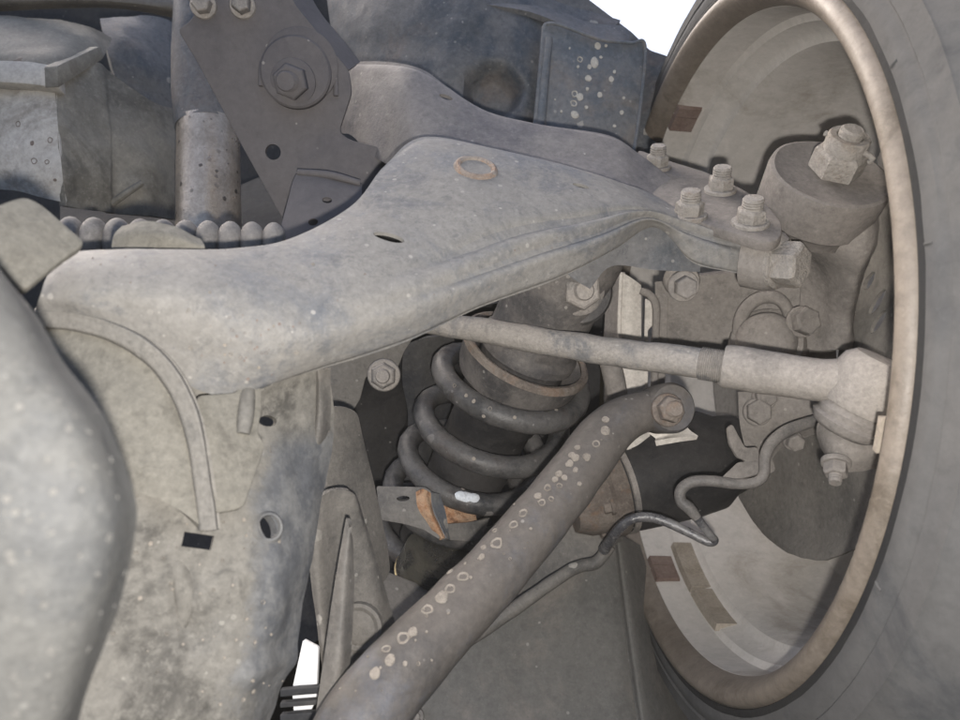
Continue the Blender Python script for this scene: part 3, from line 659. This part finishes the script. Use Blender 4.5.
patch('housing_lid', [
    [(-60, 14, .585), (-60, 34, .56), (-60, 58, .552), (-60, 72, .552)],
    [(10, 16, .592), (8, 32, .570), (6, 50, .552), (4, 64, .546)],
    [(60, 20, .595), (60, 36, .575), (58, 54, .555), (56, 70, .547)],
    [(92, 28, .61), (92, 38, .598), (90, 48, .586), (88, 58, .576)],
    [(112, 38, .63), (110, 44, .62), (106, 52, .605), (102, 60, .595)]], M['case'], gb, .006, 7, 7, rough=.0015)
plate('lid_rim', Plane((20, 70, .540), n=(.05, -1, .15)), [(-60, 58), (30, 61), (57, 66), (58, 88), (30, 84), (-60, 78)], M['case_lit'], gb, .012, 3, bev=.002)
plate('lid_chamfer', Plane((60, 76, .540), (98, 58, .585), (60, 88, .540)), [(57, 66), (100, 46), (104, 58), (58, 88)], M['case'], gb, .010, 2, bev=.0015)
tube('housing_rib', [(112, 203, .585, .003), (128, 192, .583, .0028), (142, 183, .59, .0024)], M['case'], gb, 8)
patch('housing_neck', [[(100, 20, .66), (110, 60, .63), (130, 120, .63)], [(140, 15, .68), (145, 60, .65), (150, 120, .64)], [(180, 25, .70), (182, 80, .68), (184, 150, .67)]], M['frame'], gb, .006, 6, 6, rough=.003)
pp = thing('downpipe', P(209, 230, .56), 'rust-speckled shiny metal pipe standing between housing and bracket plate', 'pipe')
lathe('pipe_wall', P(209, 235, .56), P(208, 120, .575)-P(209, 235, .56), [(-.03, .0235), (.02, .0238), (.058, .0236), (.066, .0234), (.09, .0230)], M['pipe'], pp, 48, wob=.0008)
lathe('pipe_shroud', P(208, 128, .575), P(204, 20, .60)-P(208, 128, .575), [(-.002, .0238), (.03, .0255), (.07, .026), (.11, .024)], M['frame'], pp, 40, wob=.002)
tube('shroud_seam', [(180, 150, .56, .0012), (182, 110, .56, .0012), (190, 78, .565, .0012), (197, 60, .57, .0012)], M['dark'], pp, 8)
be = thing('rack_bellows', P(180, 250, .37), 'grey ribbed rubber bellows behind the upper edge of the wishbone', 'bellows')
ax0, ax1 = P(60, 243, .365), P(285, 248, .385)
Lb = (ax1-ax0).length; prof = []
nrib = 10
for i in range(nrib*12+1):
    t = i/(nrib*12); r = .0085+.0046*abs(math.sin(math.pi*t*nrib))**.7
    prof.append((t*Lb, r))
lathe('bellows_skin', ax0, (ax1-ax0).normalized()+Vector((0, 0, 0)), prof, M['boot'], be, 36, smooth=60)
cr_ = patch('cross_tube', [[(-80, -30, .60), (-80, 0, .585), (-80, 16, .60)], [(90, -30, .60), (95, -2, .585), (100, 8, .60)], [(190, -20, .61), (190, 8, .595), (185, 20, .61)]], M['gusset'], None, .004, 8, 6,
    label='pale grey pressed cross tube above the oily housing', cat='cross tube')
lf = patch('lower_shelf', [[(60, 205, .70), (60, 240, .62), (60, 280, .56)], [(180, 205, .70), (180, 240, .62), (180, 280, .56)], [(300, 160, .72), (300, 240, .62), (300, 290, .56)]], M['dark'], None, .003, 6, 6,
    label='dark sheet shelf beneath the gearbox housing and pipe', cat='shelf')

# ------------------------------------------------------------------ strut: shock tube, spring seat, coil spring
st = thing('shock_absorber', P(540, 330, .46), 'grimy shock absorber tube with rusty round spring seat and eye bolt', 'shock absorber')
SA = Vector((-0.36, 0.50, -0.79)).normalized()               # from the eye towards the far end of the spring
SC = P(526, 352, .465)                                       # centre of the seat
lathe('shock_tube', SC-SA*.085, SA, [(0, .026), (.006, .0285), (.05, .0290), (.074, .0285), (.078, .0315), (.083, .0315), (.086, .029), (.10, .027)], M['shock'], st, 48, wob=.0005)
lathe('spring_seat', SC, SA, [(-.0015, .0405), (.0005, .0415), (.0035, .0405), (.014, .0392), (.021, .037), (.024, .030), (.022, .0285), (.010, .0290), (.003, .0365)], M['shock'], st, 56, closed=True, wob=.0008)
lathe('seat_lip', SC-SA*.0008, SA, [(-.0016, .0372), (-.0024, .0398), (-.0012, .0418), (.0018, .0424), (.0026, .0405), (.0008, .0380)], M['rust'], st, 56, closed=True, wob=.0009)
lathe('dust_boot', SC+SA*.02, SA, [(0, .0285), (.03, .0290), (.033, .0275), (.06, .0275), (.063, .0285), (.10, .027), (.16, .025)], M['rubber'], st, 40, wob=.0008)
eye = lathe('eye_housing', P(578, 291, .425), Vector((0.12, -0.95, -0.12)), [(-.03, .0205), (0, .0205), (.0025, .0185), (.003, .010)], M['shock'], st, 40, wob=.0006)
hexbolt(st, P(579, 290, .419), Vector((0.10, -0.97, -0.12)), .0112, .009, M['boltdark'], 'eye_bolt', washer=1.3, stud=.003, sr=.5, turn=.25)
# coil
sp = thing('coil_spring', SC+SA*.17, 'black coil spring speckled with dust around the strut', 'coil spring')
a, u, v = basis(SA, (-1, 0, 0)); pts = []
pitch = .0335; turns = 5.7; r0 = .0455
for i in range(int(turns*26)+1):
    t = i/26; ang = 2*math.pi*t
    rr = r0-.004*max(0, .5-t)
    q = SC+SA*(.0135+pitch*t*min(1, .55+.45*t))+(u*math.cos(ang+2.6)+v*math.sin(ang+2.6))*rr
    pts.append((*q, .0072))
coil = tube('coil', pts, M['spring'], sp, 16, 1, True, smooth=60)
# ------------------------------------------------------------------ spring tower and its bolt
tw = thing('spring_tower', P(420, 480, .60), 'dark spring tower sheet with single flange bolt left of the coil spring', 'spring tower')
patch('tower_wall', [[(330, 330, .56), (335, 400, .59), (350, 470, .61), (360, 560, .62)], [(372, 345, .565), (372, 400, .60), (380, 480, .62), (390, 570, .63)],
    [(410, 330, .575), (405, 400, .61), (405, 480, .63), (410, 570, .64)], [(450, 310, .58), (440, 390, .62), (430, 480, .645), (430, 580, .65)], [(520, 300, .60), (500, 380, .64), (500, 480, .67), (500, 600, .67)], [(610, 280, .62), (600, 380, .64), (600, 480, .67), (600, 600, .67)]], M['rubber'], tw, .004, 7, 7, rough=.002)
plate('tower_lug', Plane((350, 370, .50), (400, 370, .505), (350, 400, .50)), [(325, 335), (418, 330), (404, 352), (398, 368), (366, 376), (360, 400), (352, 412), (330, 410)], M['gusset'], tw, .004, 4)
patch('tower_edge', [[(404, 345, .53), (402, 380, .535), (408, 420, .54), (400, 480, .55)], [(425, 338, .52), (422, 375, .53), (424, 420, .54), (418, 480, .55)], [(455, 335, .53), (450, 370, .545), (450, 420, .56), (440, 480, .57)]], M['dark'], tw, .003, 6, 6)
hexbolt(tw, P(384, 375, .494), Vector((.05, -1, -.05)), .0088, .008, M['boltdark'], 'flange_bolt', washer=1.25, stud=.003, sr=.55, turn=.1)

# ------------------------------------------------------------------ gussets between crossmember and spring
g1 = plate('tall_gusset', Plane((345, 420, .40), (372, 460, .415), (350, 560, .395)), [(330, 406), (345, 406), (358, 412), (364, 440), (374, 480), (388, 545), (391, 572), (372, 600), (340, 560), (326, 500)], M['gusset'], None, .004, 6,
    label='tall grey rounded gusset plate between crossmember and spring tower', cat='gusset')
g2 = patch('folded_gusset', [[(310, 520, .352), (310, 570, .352), (319, 640, .352), (328, 720, .352)], [(318, 500, .352), (320, 570, .352), (325, 640, .350), (332, 720, .350)], [(334, 490, .358), (340, 560, .365), (344, 620, .365), (348, 690, .36)],
    [(353, 493, .362), (364, 545, .372), (374, 590, .375), (380, 660, .37)], [(360, 505, .372), (375, 555, .38), (388, 598, .385), (400, 640, .385)]], M['gusset'], None, .003, 7, 8, label='folded grey gusset with round pressed boss beside the thin upright blade', cat='gusset')
lathe('pressed_boss', P(358, 628, .366), Vector((-.1, -1, .05)), [(-.002, .0125), (.0008, .0122), (.0012, .0105), (.0002, .0085), (.0016, .005), (.001, .001)], M['gusset'], g2, 28)
g3 = patch('upright_blade', [[(346, 518, .326), (337, 570, .322), (329, 620, .318), (322, 670, .314), (312, 740, .310)], [(350, 530, .324), (345, 575, .319), (342, 620, .315), (338, 670, .311), (330, 740, .308)],
    [(353, 540, .328), (354, 585, .326), (353, 625, .323), (350, 668, .320), (342, 740, .316)]], M['gusset'], None, .003, 6, 8, label='thin upright steel blade tapering to a point beside the spotted bar', cat='blade')
shl = plate('small_shelf', Plane((400, 590, .46), (440, 600, .47), (400, 620, .44)), [(384, 570), (420, 584), (460, 588), (470, 620), (420, 680), (380, 640)], M['gusset'], None, .003, 4, label='grey sheet shelf under the bent bracket behind the spotted bar', cat='shelf')
wc = plate('daylight_plate', Plane((305, 670, .345), n=(-.1, -1, .1)), [(303, 640), (318, 648), (316, 700), (296, 740), (292, 690)], M['gap_light'], None, .003, 2, label='white plate added for daylight in the gap beside the upright blade', cat='clip')  # white plate standing for outside daylight in the gap
sl = thing('louvre_trim', P(305, 700, .335), 'dark slatted trim in front of the white daylight plate', 'trim')
for (y0, y1) in ((688, 695), (701, 706), (713, 724)):
    plate('slat', Plane((300, 690, .335), n=(0, -1, .1)), [(280, y0+2), (330, y0-2), (330, y1-2), (280, y1+2)], M['dark'], sl, .004, 1)

# ------------------------------------------------------------------ bent bracket with broken rusty edge
bb = thing('bent_bracket', P(420, 545, .46), 'bent grey bracket with broken orange rusty edge below the spring', 'bracket')
b1 = plate('bracket_face', Plane((400, 500, .455), (440, 500, .45), (400, 530, .45)), [(376, 486), (425, 487), (432, 492), (434, 510), (440, 540), (424, 530), (404, 524), (380, 520)], M['gusset'], bb, .004, 3)
cut(b1, P(403, 499, .454), (0, 1, .1), .0016, .01, 2.6, (1, 0, .1))
patch('rusty_edge', [[(416, 492, .449), (418, 506, .448), (426, 520, .447), (440, 540, .446)], [(423, 489, .446), (426, 504, .445), (432, 518, .444), (443, 538, .444)], [(431, 493, .449), (432, 506, .449), (436, 520, .448), (446, 538, .448)]], M['orange'], bb, .003, 6, 6, rough=.0012)
patch('bracket_side', [[(431, 492, .449), (434, 510, .448), (446, 538, .447)], [(440, 494, .458), (446, 514, .457), (450, 540, .455)]], M['blue'], bb, .003, 6, 6)
patch('rusty_inside', [[(440, 498, .475), (442, 516, .470), (446, 524, .468)], [(460, 500, .48), (462, 514, .475), (464, 520, .472)], [(474, 506, .485), (476, 516, .482), (478, 522, .48)]], M['orange'], bb, .003, 6, 6, rough=.0015)
patch('lower_lip', [[(446, 524, .462), (448, 540, .459)], [(470, 522, .47), (470, 541, .467)], [(490, 518, .48), (482, 538, .476)]], M['gusset'], bb, .003, 6, 6)
bs_ = thing('rubber_stop', P(420, 585, .47), 'oily black round stop with brassy glint below the bent bracket', 'bump stop')
lathe('stop_ring', P(432, 566, .49), Vector((-.25, .55, -.8)), [(-.014, .021), (-.006, .0225), (-.004, .0205), (.004, .0235), (.010, .0225), (.014, .018)], M['brass'], bs_, 40)
lathe('brass_ring', P(432, 566, .49), Vector((-.25, .55, -.8)), [(.0045, .0228), (.0065, .0241), (.0085, .0228)], M['brassy'], bs_, 40, closed=True)

# ------------------------------------------------------------------ tie rod
tr = thing('tie_rod', P(660, 360, .39), 'dusty pale tie rod with threaded sleeve and ball end, crossing in front of the strut', 'tie rod')
rp = [(425, 322, .440), (450, 326, .435), (480, 330, .430), (540, 341, .418), (600, 350, .405), (650, 357, .394), (700, 363, .383), (728, 367, .377)]
rr_ = [.0068, .0068, .0074, .0076, .0078, .0080, .0078, .0074]
tube('rod', [(*p, r) for p, r in zip(rp, rr_)], M['rod'], tr, 22, 8, wob=.0006)
t0, t1 = P(700, 363.2, .383), P(732, 368, .376); pr = []
Lt = (t1-t0).length
for i in range(16): pr += [(Lt*i/16, .0080), (Lt*(i+.5)/16, .0087)]
lathe('thread', t0, t1-t0, pr, M['rod'], tr, 24)
tube('sleeve', [(722, 366, .3785, .0085), (725, 366.5, .378, .0108), (745, 369, .374, .0112), (790, 376, .364, .0108), (818, 380, .357, .0104), (836, 381, .353, .0108), (850, 383, .350, .0125)], M['sleeve'], tr, 24, 6, wob=.0005)
ex = Vector((-0.32, 0.30, -0.80)).normalized()
ec = P(868, 387, .348)
lathe('ball_housing', ec-ex*.012, ex, [(-.003, .004), (-.0025, .0125), (.001, .0165), (.006, .0180), (.020, .0178), (.023, .0165), (.0235, .0145)], M['sleeve'], tr, 44, wob=.0005)
lathe('ball_gaiter', ec+ex*.0115, ex, [(0, .0145), (.003, .0160), (.006, .0150), (.0075, .0168), (.011, .0152), (.013, .0125)], M['knuckle'], tr, 40)
patch('steering_lug', [[(824, 412, .378), (817, 432, .376), (824, 456, .380)], [(838, 420, .368), (832, 445, .364), (832, 470, .372)], [(860, 430, .364), (858, 452, .358), (854, 472, .367)], [(888, 435, .366), (886, 455, .362), (880, 468, .372)]], M['knuckle'], kn, .014, 6, 6, rough=.001)
hexbolt(kn, P(836, 462, .362), Vector((-.3, -.55, -.75)), .0058, .006, M['knuckle'], 'nut', washer=1.2, stud=.004, turn=.2)

# ------------------------------------------------------------------ spotted bar
sb = thing('stabilizer_bar', P(340, 740, .285), 'thick grey bar covered in pale mud spots, running diagonally to a bolted eye', 'stabilizer bar')
tube('bar', [(660, 410, .405, .0100), (645, 411, .402, .0110), (625, 418, .398, .0122), (606, 434, .393, .0134), (588, 457, .385, .0140), (555, 500, .370, .0142), (500, 566, .347, .0146), (450, 618, .327, .0152), (410, 660, .311, .0158), (380, 695, .300, .0166), (355, 735, .290, .0176), (335, 790, .28, .018)], M['bar'], sb, 28, 7, wob=.0006)
eax = Vector((.18, -.95, .12))
lathe('eye', P(664, 409, .405), eax, [(-.011, .0120), (-.009, .0136), (.009, .0138), (.0115, .0122), (.012, .008)], M['bar'], sb, 40, wob=.0004)
hexbolt(sb, P(667, 410, .392), eax, .0072, .006, M['rust'], 'bolt', washer=1.25, stud=.003, sr=.6, turn=.4)
lk = patch('link_tab', [[(648, 433, .418), (655, 438, .418), (655, 441, .414)], [(668, 428, .416), (672, 434, .414), (674, 438, .41)], [(686, 418, .42), (688, 428, .416), (698, 436, .412)]], M['pale'], None, .003, 6, 6, label='pale steel tab under the bolted eye of the spotted bar', cat='tab')

# ------------------------------------------------------------------ brake caliper parts behind the tie rod
cp_ = thing('caliper_bracket', P(635, 450, .49), 'pale upright brake bracket with bright edge behind the tie rod', 'caliper bracket')
patch('bracket_web', [[(606, 285, .51), (604, 350, .51), (606, 450, .515)], [(614, 280, .497), (613, 350, .497), (616, 450, .502)], [(621, 272, .486), (620, 350, .486), (628, 450, .49)]], M['knuckle'], cp_, .003, 6, 6)
patch('bracket_front', [[(621, 272, .486), (620, 350, .486), (627, 450, .49)], [(630, 277, .484), (630, 350, .484), (638, 445, .488)], [(641, 285, .486), (642, 350, .486), (650, 436, .49)]], M['pale'], cp_, .003, 6, 6)
tube('bright_edge', [(621.5, 273, .4845, .0014), (619.5, 320, .4845, .0014), (620, 360, .4845, .0014)], M['pale'], cp_, 8)
plate('pad_edge', Plane((650, 320, .49), n=(-.2, -1, 0)), [(645, 298), (652, 302), (653, 325), (648, 330), (648, 392), (643, 392)], M['pale'], cp_, .004, 2)
tube('spring_clip', [(641, 291, .478, .0024), (650, 295, .476, .0026), (656, 306, .475, .0026), (656, 330, .476, .0024), (654, 400, .478, .0024)], M['knuckle'], cp_, 10)
plate('clip_back', Plane((665, 320, .487), n=(-.25, -1, 0)), [(660, 292), (668, 296), (667, 345), (664, 400), (656, 400), (658, 340)], M['knuckle'], cp_, .004, 2)
tube('curved_horn', [(604, 350, .49, .006), (612, 370, .485, .007), (617, 400, .483, .007), (616, 440, .485, .007)], M['knuckle'], cp_, 12)

# ------------------------------------------------------------------ drive shaft joint with rubber boot
ds = thing('drive_shaft', P(660, 510, .53), 'dark drive shaft boot with rusty bolted flange behind the mud-spotted bar', 'drive shaft')
da = Vector((.94, .18, .22)).normalized()
db = P(612, 486, .52)
lathe('rubber_boot', db, da, [(0, .030), (.004, .0335), (.010, .0345), (.03, .036), (.055, .037), (.075, .036), (.085, .030), (.10, .027)], M['rubber'], ds, 44, wob=.0006)
lathe('joint_flange', db, da, [(-.034, .024), (-.024, .029), (-.012, .031), (-.010, .0345), (-.002, .0348), (.001, .0335)], M['rust'], ds, 44, wob=.0012)
lathe('boot_clamp', db, da, [(.002, .0338), (.0025, .0350), (.006, .0352), (.0065, .0338)], M['boltdark'], ds, 44, closed=True)
for k in range(6):
    a_, u_, v_ = basis(da); t = k*math.pi/3+.9; q = db+(u_*math.cos(t)+v_*math.sin(t))*.0275-da*.012
    hexbolt(ds, q, -da, .0055, .005, M['rust'], 'bolt', washer=1.2, turn=t)

# ------------------------------------------------------------------ sensor cable and its clip
ca = thing('sensor_cable', P(700, 520, .44), 'thin grey brake sensor cable looping below the knuckle', 'cable')
c1 = [(838, 420, .435, .00328), (820, 420, .432, .00343), (802, 425, .430, .00359), (785, 432, .428, .00359), (771, 444, .426, .00343), (765, 458, .425, .00328), (764, 474, .424, .00312), (756, 482, .424, .00296), (738, 484, .426, .00312), (712, 481, .428, .00328), (692, 482, .430, .00328), (681, 490, .431, .00328), (681, 501, .431, .00328), (689, 508, .430, .00359), (697, 518, .43, .00281)]
tube('sheath', c1, M['cable'], ca, 14, 6)
c2 = [(692, 510, .430, .0030), (700, 522, .431, .0026), (710, 535, .432, .0025), (714.5, 540.5, .434, .0025), (708, 542, .436, .0026), (690, 533, .44, .0028), (664, 521, .446, .003), (646, 517, .45, .003), (630, 520, .453, .003), (618, 530, .458, .0032), (610, 541, .470, .0034), (604, 550, .480, .0036)]
tube('inner_cable', c2, M['gloss'], ca, 12, 6)
cl = thing('cable_clip', P(745, 470, .435), 'bent brown steel cable clip bolted to the knuckle foot', 'clip')
plate('clip_arm', Plane((738, 445, .435), n=(.2, -1, .1)), [(728, 428), (733, 424), (738, 434), (746, 448), (758, 447), (764, 470), (757, 474), (744, 460), (738, 458), (730, 444)], M['knuckle'], cl, .003, 3)
plate('clip_foot', Plane((745, 470, .432), n=(.1, -.8, .5)), [(722, 477), (738, 462), (760, 460), (770, 450), (776, 470), (770, 474), (758, 474), (740, 479)], M['knuckle'], cl, .003, 3)

# ------------------------------------------------------------------ inner wing panel, brake pipe at the bottom
iw = thing('inner_wing', P(540, 760, .50), 'dark grey green inner wing panel behind the lower end of the spotted bar', 'wing panel')
patch('wing_panel', [
    [(380, 640, .55), (380, 700, .53), (380, 800, .50)],
    [(440, 600, .56), (450, 680, .53), (460, 800, .50)],
    [(520, 560, .565), (530, 660, .535), (540, 800, .50)],
    [(590, 535, .57), (605, 650, .54), (620, 800, .50)],
    [(614, 530, .575), (628, 650, .545), (650, 800, .505)]], M['dark2'], iw, .003, 8, 8, rough=.0015)
patch('wing_edge', [[(613, 532, .570), (627, 650, .540), (648, 800, .50)], [(620, 535, .565), (638, 650, .535), (664, 800, .495)], [(640, 545, .60), (672, 650, .585), (730, 800, .56)]], M['dark2'], iw, .003, 8, 8)
patch('axle_rest', [[(500, 560, .52), (520, 600, .51)], [(555, 530, .515), (570, 575, .505)], [(600, 515, .515), (610, 548, .51)], [(625, 512, .525), (622, 540, .525)]], M['gusset'], iw, .006, 6, 6, rough=.002)
hexbolt(iw, P(415, 716, .515), Vector((0, -1, .2)), .004, .002, M['boltdark'], 'rivet', washer=1.6)
bpz = thing('brake_pipe', P(500, 600, .48), 'grey brake pipe running beneath and along the spotted bar', 'pipe')
tube('pipe', [(405, 690, .46, .004), (445, 655, .465, .0042), (480, 632, .47, .0045), (520, 605, .475, .0045), (560, 577, .48, .0042), (580, 566, .485, .004), (597, 562, .487, .0042), (610, 545, .487, .004)], M['gusset'], bpz, 14, 6, wob=.0006)
tube('pipe_ferrule', [(430, 667, .463, .0056), (445, 655, .465, .0058), (452, 650, .466, .0056)], M['gusset'], bpz, 14, 3)

# ------------------------------------------------------------------ dried mud splashes, thin raised crusts on the parts they sit on
from mathutils.bvhtree import BVHTree
def mud_spots(parent, target, lst, m, h=.0005, rings=.5):
    w = wloc(target); me = target.data
    bvh = BVHTree.FromPolygons([v.co+w for v in me.vertices], [tuple(q.vertices) for q in me.polygons])
    vv, ff = [], []
    for (x, y, r) in lst:
        d = ray(x, y).normalized(); hit = bvh.ray_cast(Vector((0, 0, 0)), d)
        if hit[0] is None: continue
        p, n = hit[0], hit[1]
        if n.dot(d) > 0: n = -n
        R_ = r*p.y/F; a, u, v = basis(n); b = len(vv); ring = random.random() < rings; k = 14; sx = random.uniform(.85, 1.25)
        ph_ = random.random()*9
        for (q, hh) in ((1.0, -.0004), (.82, h), (.42 if not ring else .34, h*.9 if not ring else -.0004)):
            for i in range(k):
                t = 2*math.pi*i/k; rr = R_*q*(1+.22*noise.noise(Vector((math.cos(t)*1.3+ph_, math.sin(t)*1.3, x*.1))))
                pt = p+(u*math.cos(t)*sx+v*math.sin(t))*rr
                near = bvh.find_nearest(pt)
                vv.append((near[0] if near[0] is not None and (near[0]-pt).length < .004 else pt)+n*hh)
        if not ring: vv.append(p+n*h)
        for g in range(2):
            for i in range(k): j = (i+1) % k; ff.append((b+g*k+i, b+g*k+j, b+g*k+k+j, b+g*k+k+i))
        if not ring:
            for i in range(k): ff.append((b+2*k+i, b+2*k+(i+1) % k, b+3*k))
    o = mk('mud_spots', vv, ff, m, parent, 60); o['kind'] = 'stuff'; return o
def crop(lst, x0, y0, s, r=None): return [(x0+q[0]/s, y0+q[1]/s, (q[2] if len(q) > 2 else r)/s) for q in lst]
bar_o = [c for c in sb.children if c.name.startswith('bar')][0]
L1 = crop([(815, 505, 9), (815, 535, 12), (790, 570, 11), (765, 605, 10), (740, 580, 8), (725, 600, 9), (715, 625, 7), (735, 640, 7), (690, 650, 9), (705, 660, 8), (660, 688, 9)], 300, 230, 2.667)
L1 += crop([(765, 20, 9), (735, 20, 10), (720, 35, 9), (680, 78, 8), (660, 100, 9), (692, 95, 8), (745, 90, 6), (635, 122, 10), (645, 140, 10), (670, 130, 7), (595, 168, 11), (570, 198, 12), (520, 215, 8), (615, 210, 4),
    (525, 248, 15), (490, 260, 8), (485, 285, 8), (435, 338, 16), (400, 325, 8), (400, 370, 14), (378, 392, 16), (340, 425, 15), (275, 500, 17), (300, 485, 13), (230, 530, 13), (240, 560, 13), (200, 595, 13), (280, 570, 6), (455, 340, 4), (560, 290, 4), (315, 570, 5), (350, 560, 3)], 300, 450, 2.667)
random.seed(3)
for _ in range(26):
    t = random.random()**.8; x = 610+(350-610)*t; y = 432+(700-432)*t; o_ = random.gauss(-6, 13)
    L1.append((x+o_*.72, y+o_*.70, random.uniform(.5, 1.3)))
mud_spots(sb, bar_o, [(x, y, r*1.2) for x, y, r in L1], M['mud'], .0005, .4)
fl_o = [c for c in fr.children if c.name.startswith('rail_flange')][0]
L2 = crop([(565, 220, 18), (605, 220, 8), (480, 285, 16), (550, 300, 24), (525, 320, 12), (520, 375, 18), (630, 380, 14), (575, 455, 14), (455, 450, 17), (480, 465, 19), (450, 495, 19), (455, 550, 22), (510, 515, 9), (430, 232, 5),
    (645, 605, 10), (680, 540, 11), (645, 345, 8), (390, 535, 7), (360, 478, 5), (515, 428, 9), (690, 470, 8), (580, 275, 9), (470, 320, 8)], 480, 0, 4.8)
mud_spots(fr, fl_o, L2, M['mud2'], .0005, .12)
mud_spots(sp, coil, crop([(298, 222), (345, 262), (375, 285), (440, 315), (538, 350), (705, 320), (375, 515), (332, 636), (285, 415), (415, 345), (560, 500)], 380, 330, 4, 9), M['mud'], .0003)
mud_spots(arm, body, crop([(503, 347, 5), (508, 447, 6), (600, 440, 6), (615, 465, 6), (600, 465, 4), (790, 460, 6), (835, 225, 5), (560, 300, 4), (690, 500, 5), (850, 120, 5), (730, 390, 4)], 0, 180, 2.667), M['mud'], .0003)
mud_spots(cm, cmb, [(random.uniform(100, 290), random.uniform(440, 710), random.uniform(.8, 2.6)) for _ in range(70)], M['mud'], .0004)
pm = mud_spots(sp, coil, [(461, 496, 7), (467, 497, 8), (474, 497, 7)], M['white'], .0004, 0); pm.name = 'paint_mark'
mud_spots(gb, fw, [(18, 124, 3), (32, 143, 2.5), (34, 161, 4), (47, 162, 2.8), (55, 180, 2), (50, 140, 3)], M['brown'], .0003)
mud_spots(arm, body, [(random.gauss(255, 22), random.gauss(345, 14), random.uniform(.8, 2.0)) for _ in range(26)]+[(random.uniform(90, 600), random.uniform(230, 330), random.uniform(.6, 1.2)) for _ in range(30)], M['brown'], .0002)
random.seed(11)
cs = mud_spots(cov, cov, [(random.uniform(-10, 128), random.uniform(300, 715), random.choice((1.5, 2, 2.5, 3, 4.5))) for _ in range(95)], M['mudcov'], .0002, 0)

# ------------------------------------------------------------------ thin air veil added to imitate lens glare
hb = [(-1.3, -0.4, -1.3), (1.0, 1.3, 1.6)]
hv = [(x, y, z) for x in (hb[0][0], hb[1][0]) for y in (hb[0][1], hb[1][1]) for z in (hb[0][2], hb[1][2])]
hz = mk('glare_haze', hv, [(0, 1, 3, 2), (4, 6, 7, 5), (0, 4, 5, 1), (2, 3, 7, 6), (0, 2, 6, 4), (1, 5, 7, 3)], bpy.data.materials.new('glare_air'), None, 0, label='thin air added for the glare veil over the suspension parts', cat='glare_haze')
hz['kind'] = 'stuff'; hm = hz.data.materials[0]; hm.use_nodes = True; hm.node_tree.nodes.clear()
pv = hm.node_tree.nodes.new('ShaderNodeVolumePrincipled'); ho = hm.node_tree.nodes.new('ShaderNodeOutputMaterial')
pv.inputs['Color'].default_value = (0.92, 0.90, 0.88, 1); pv.inputs['Density'].default_value = 0.003; pv.inputs['Anisotropy'].default_value = 0.0
hm.node_tree.links.new(pv.outputs[0], ho.inputs['Volume'])
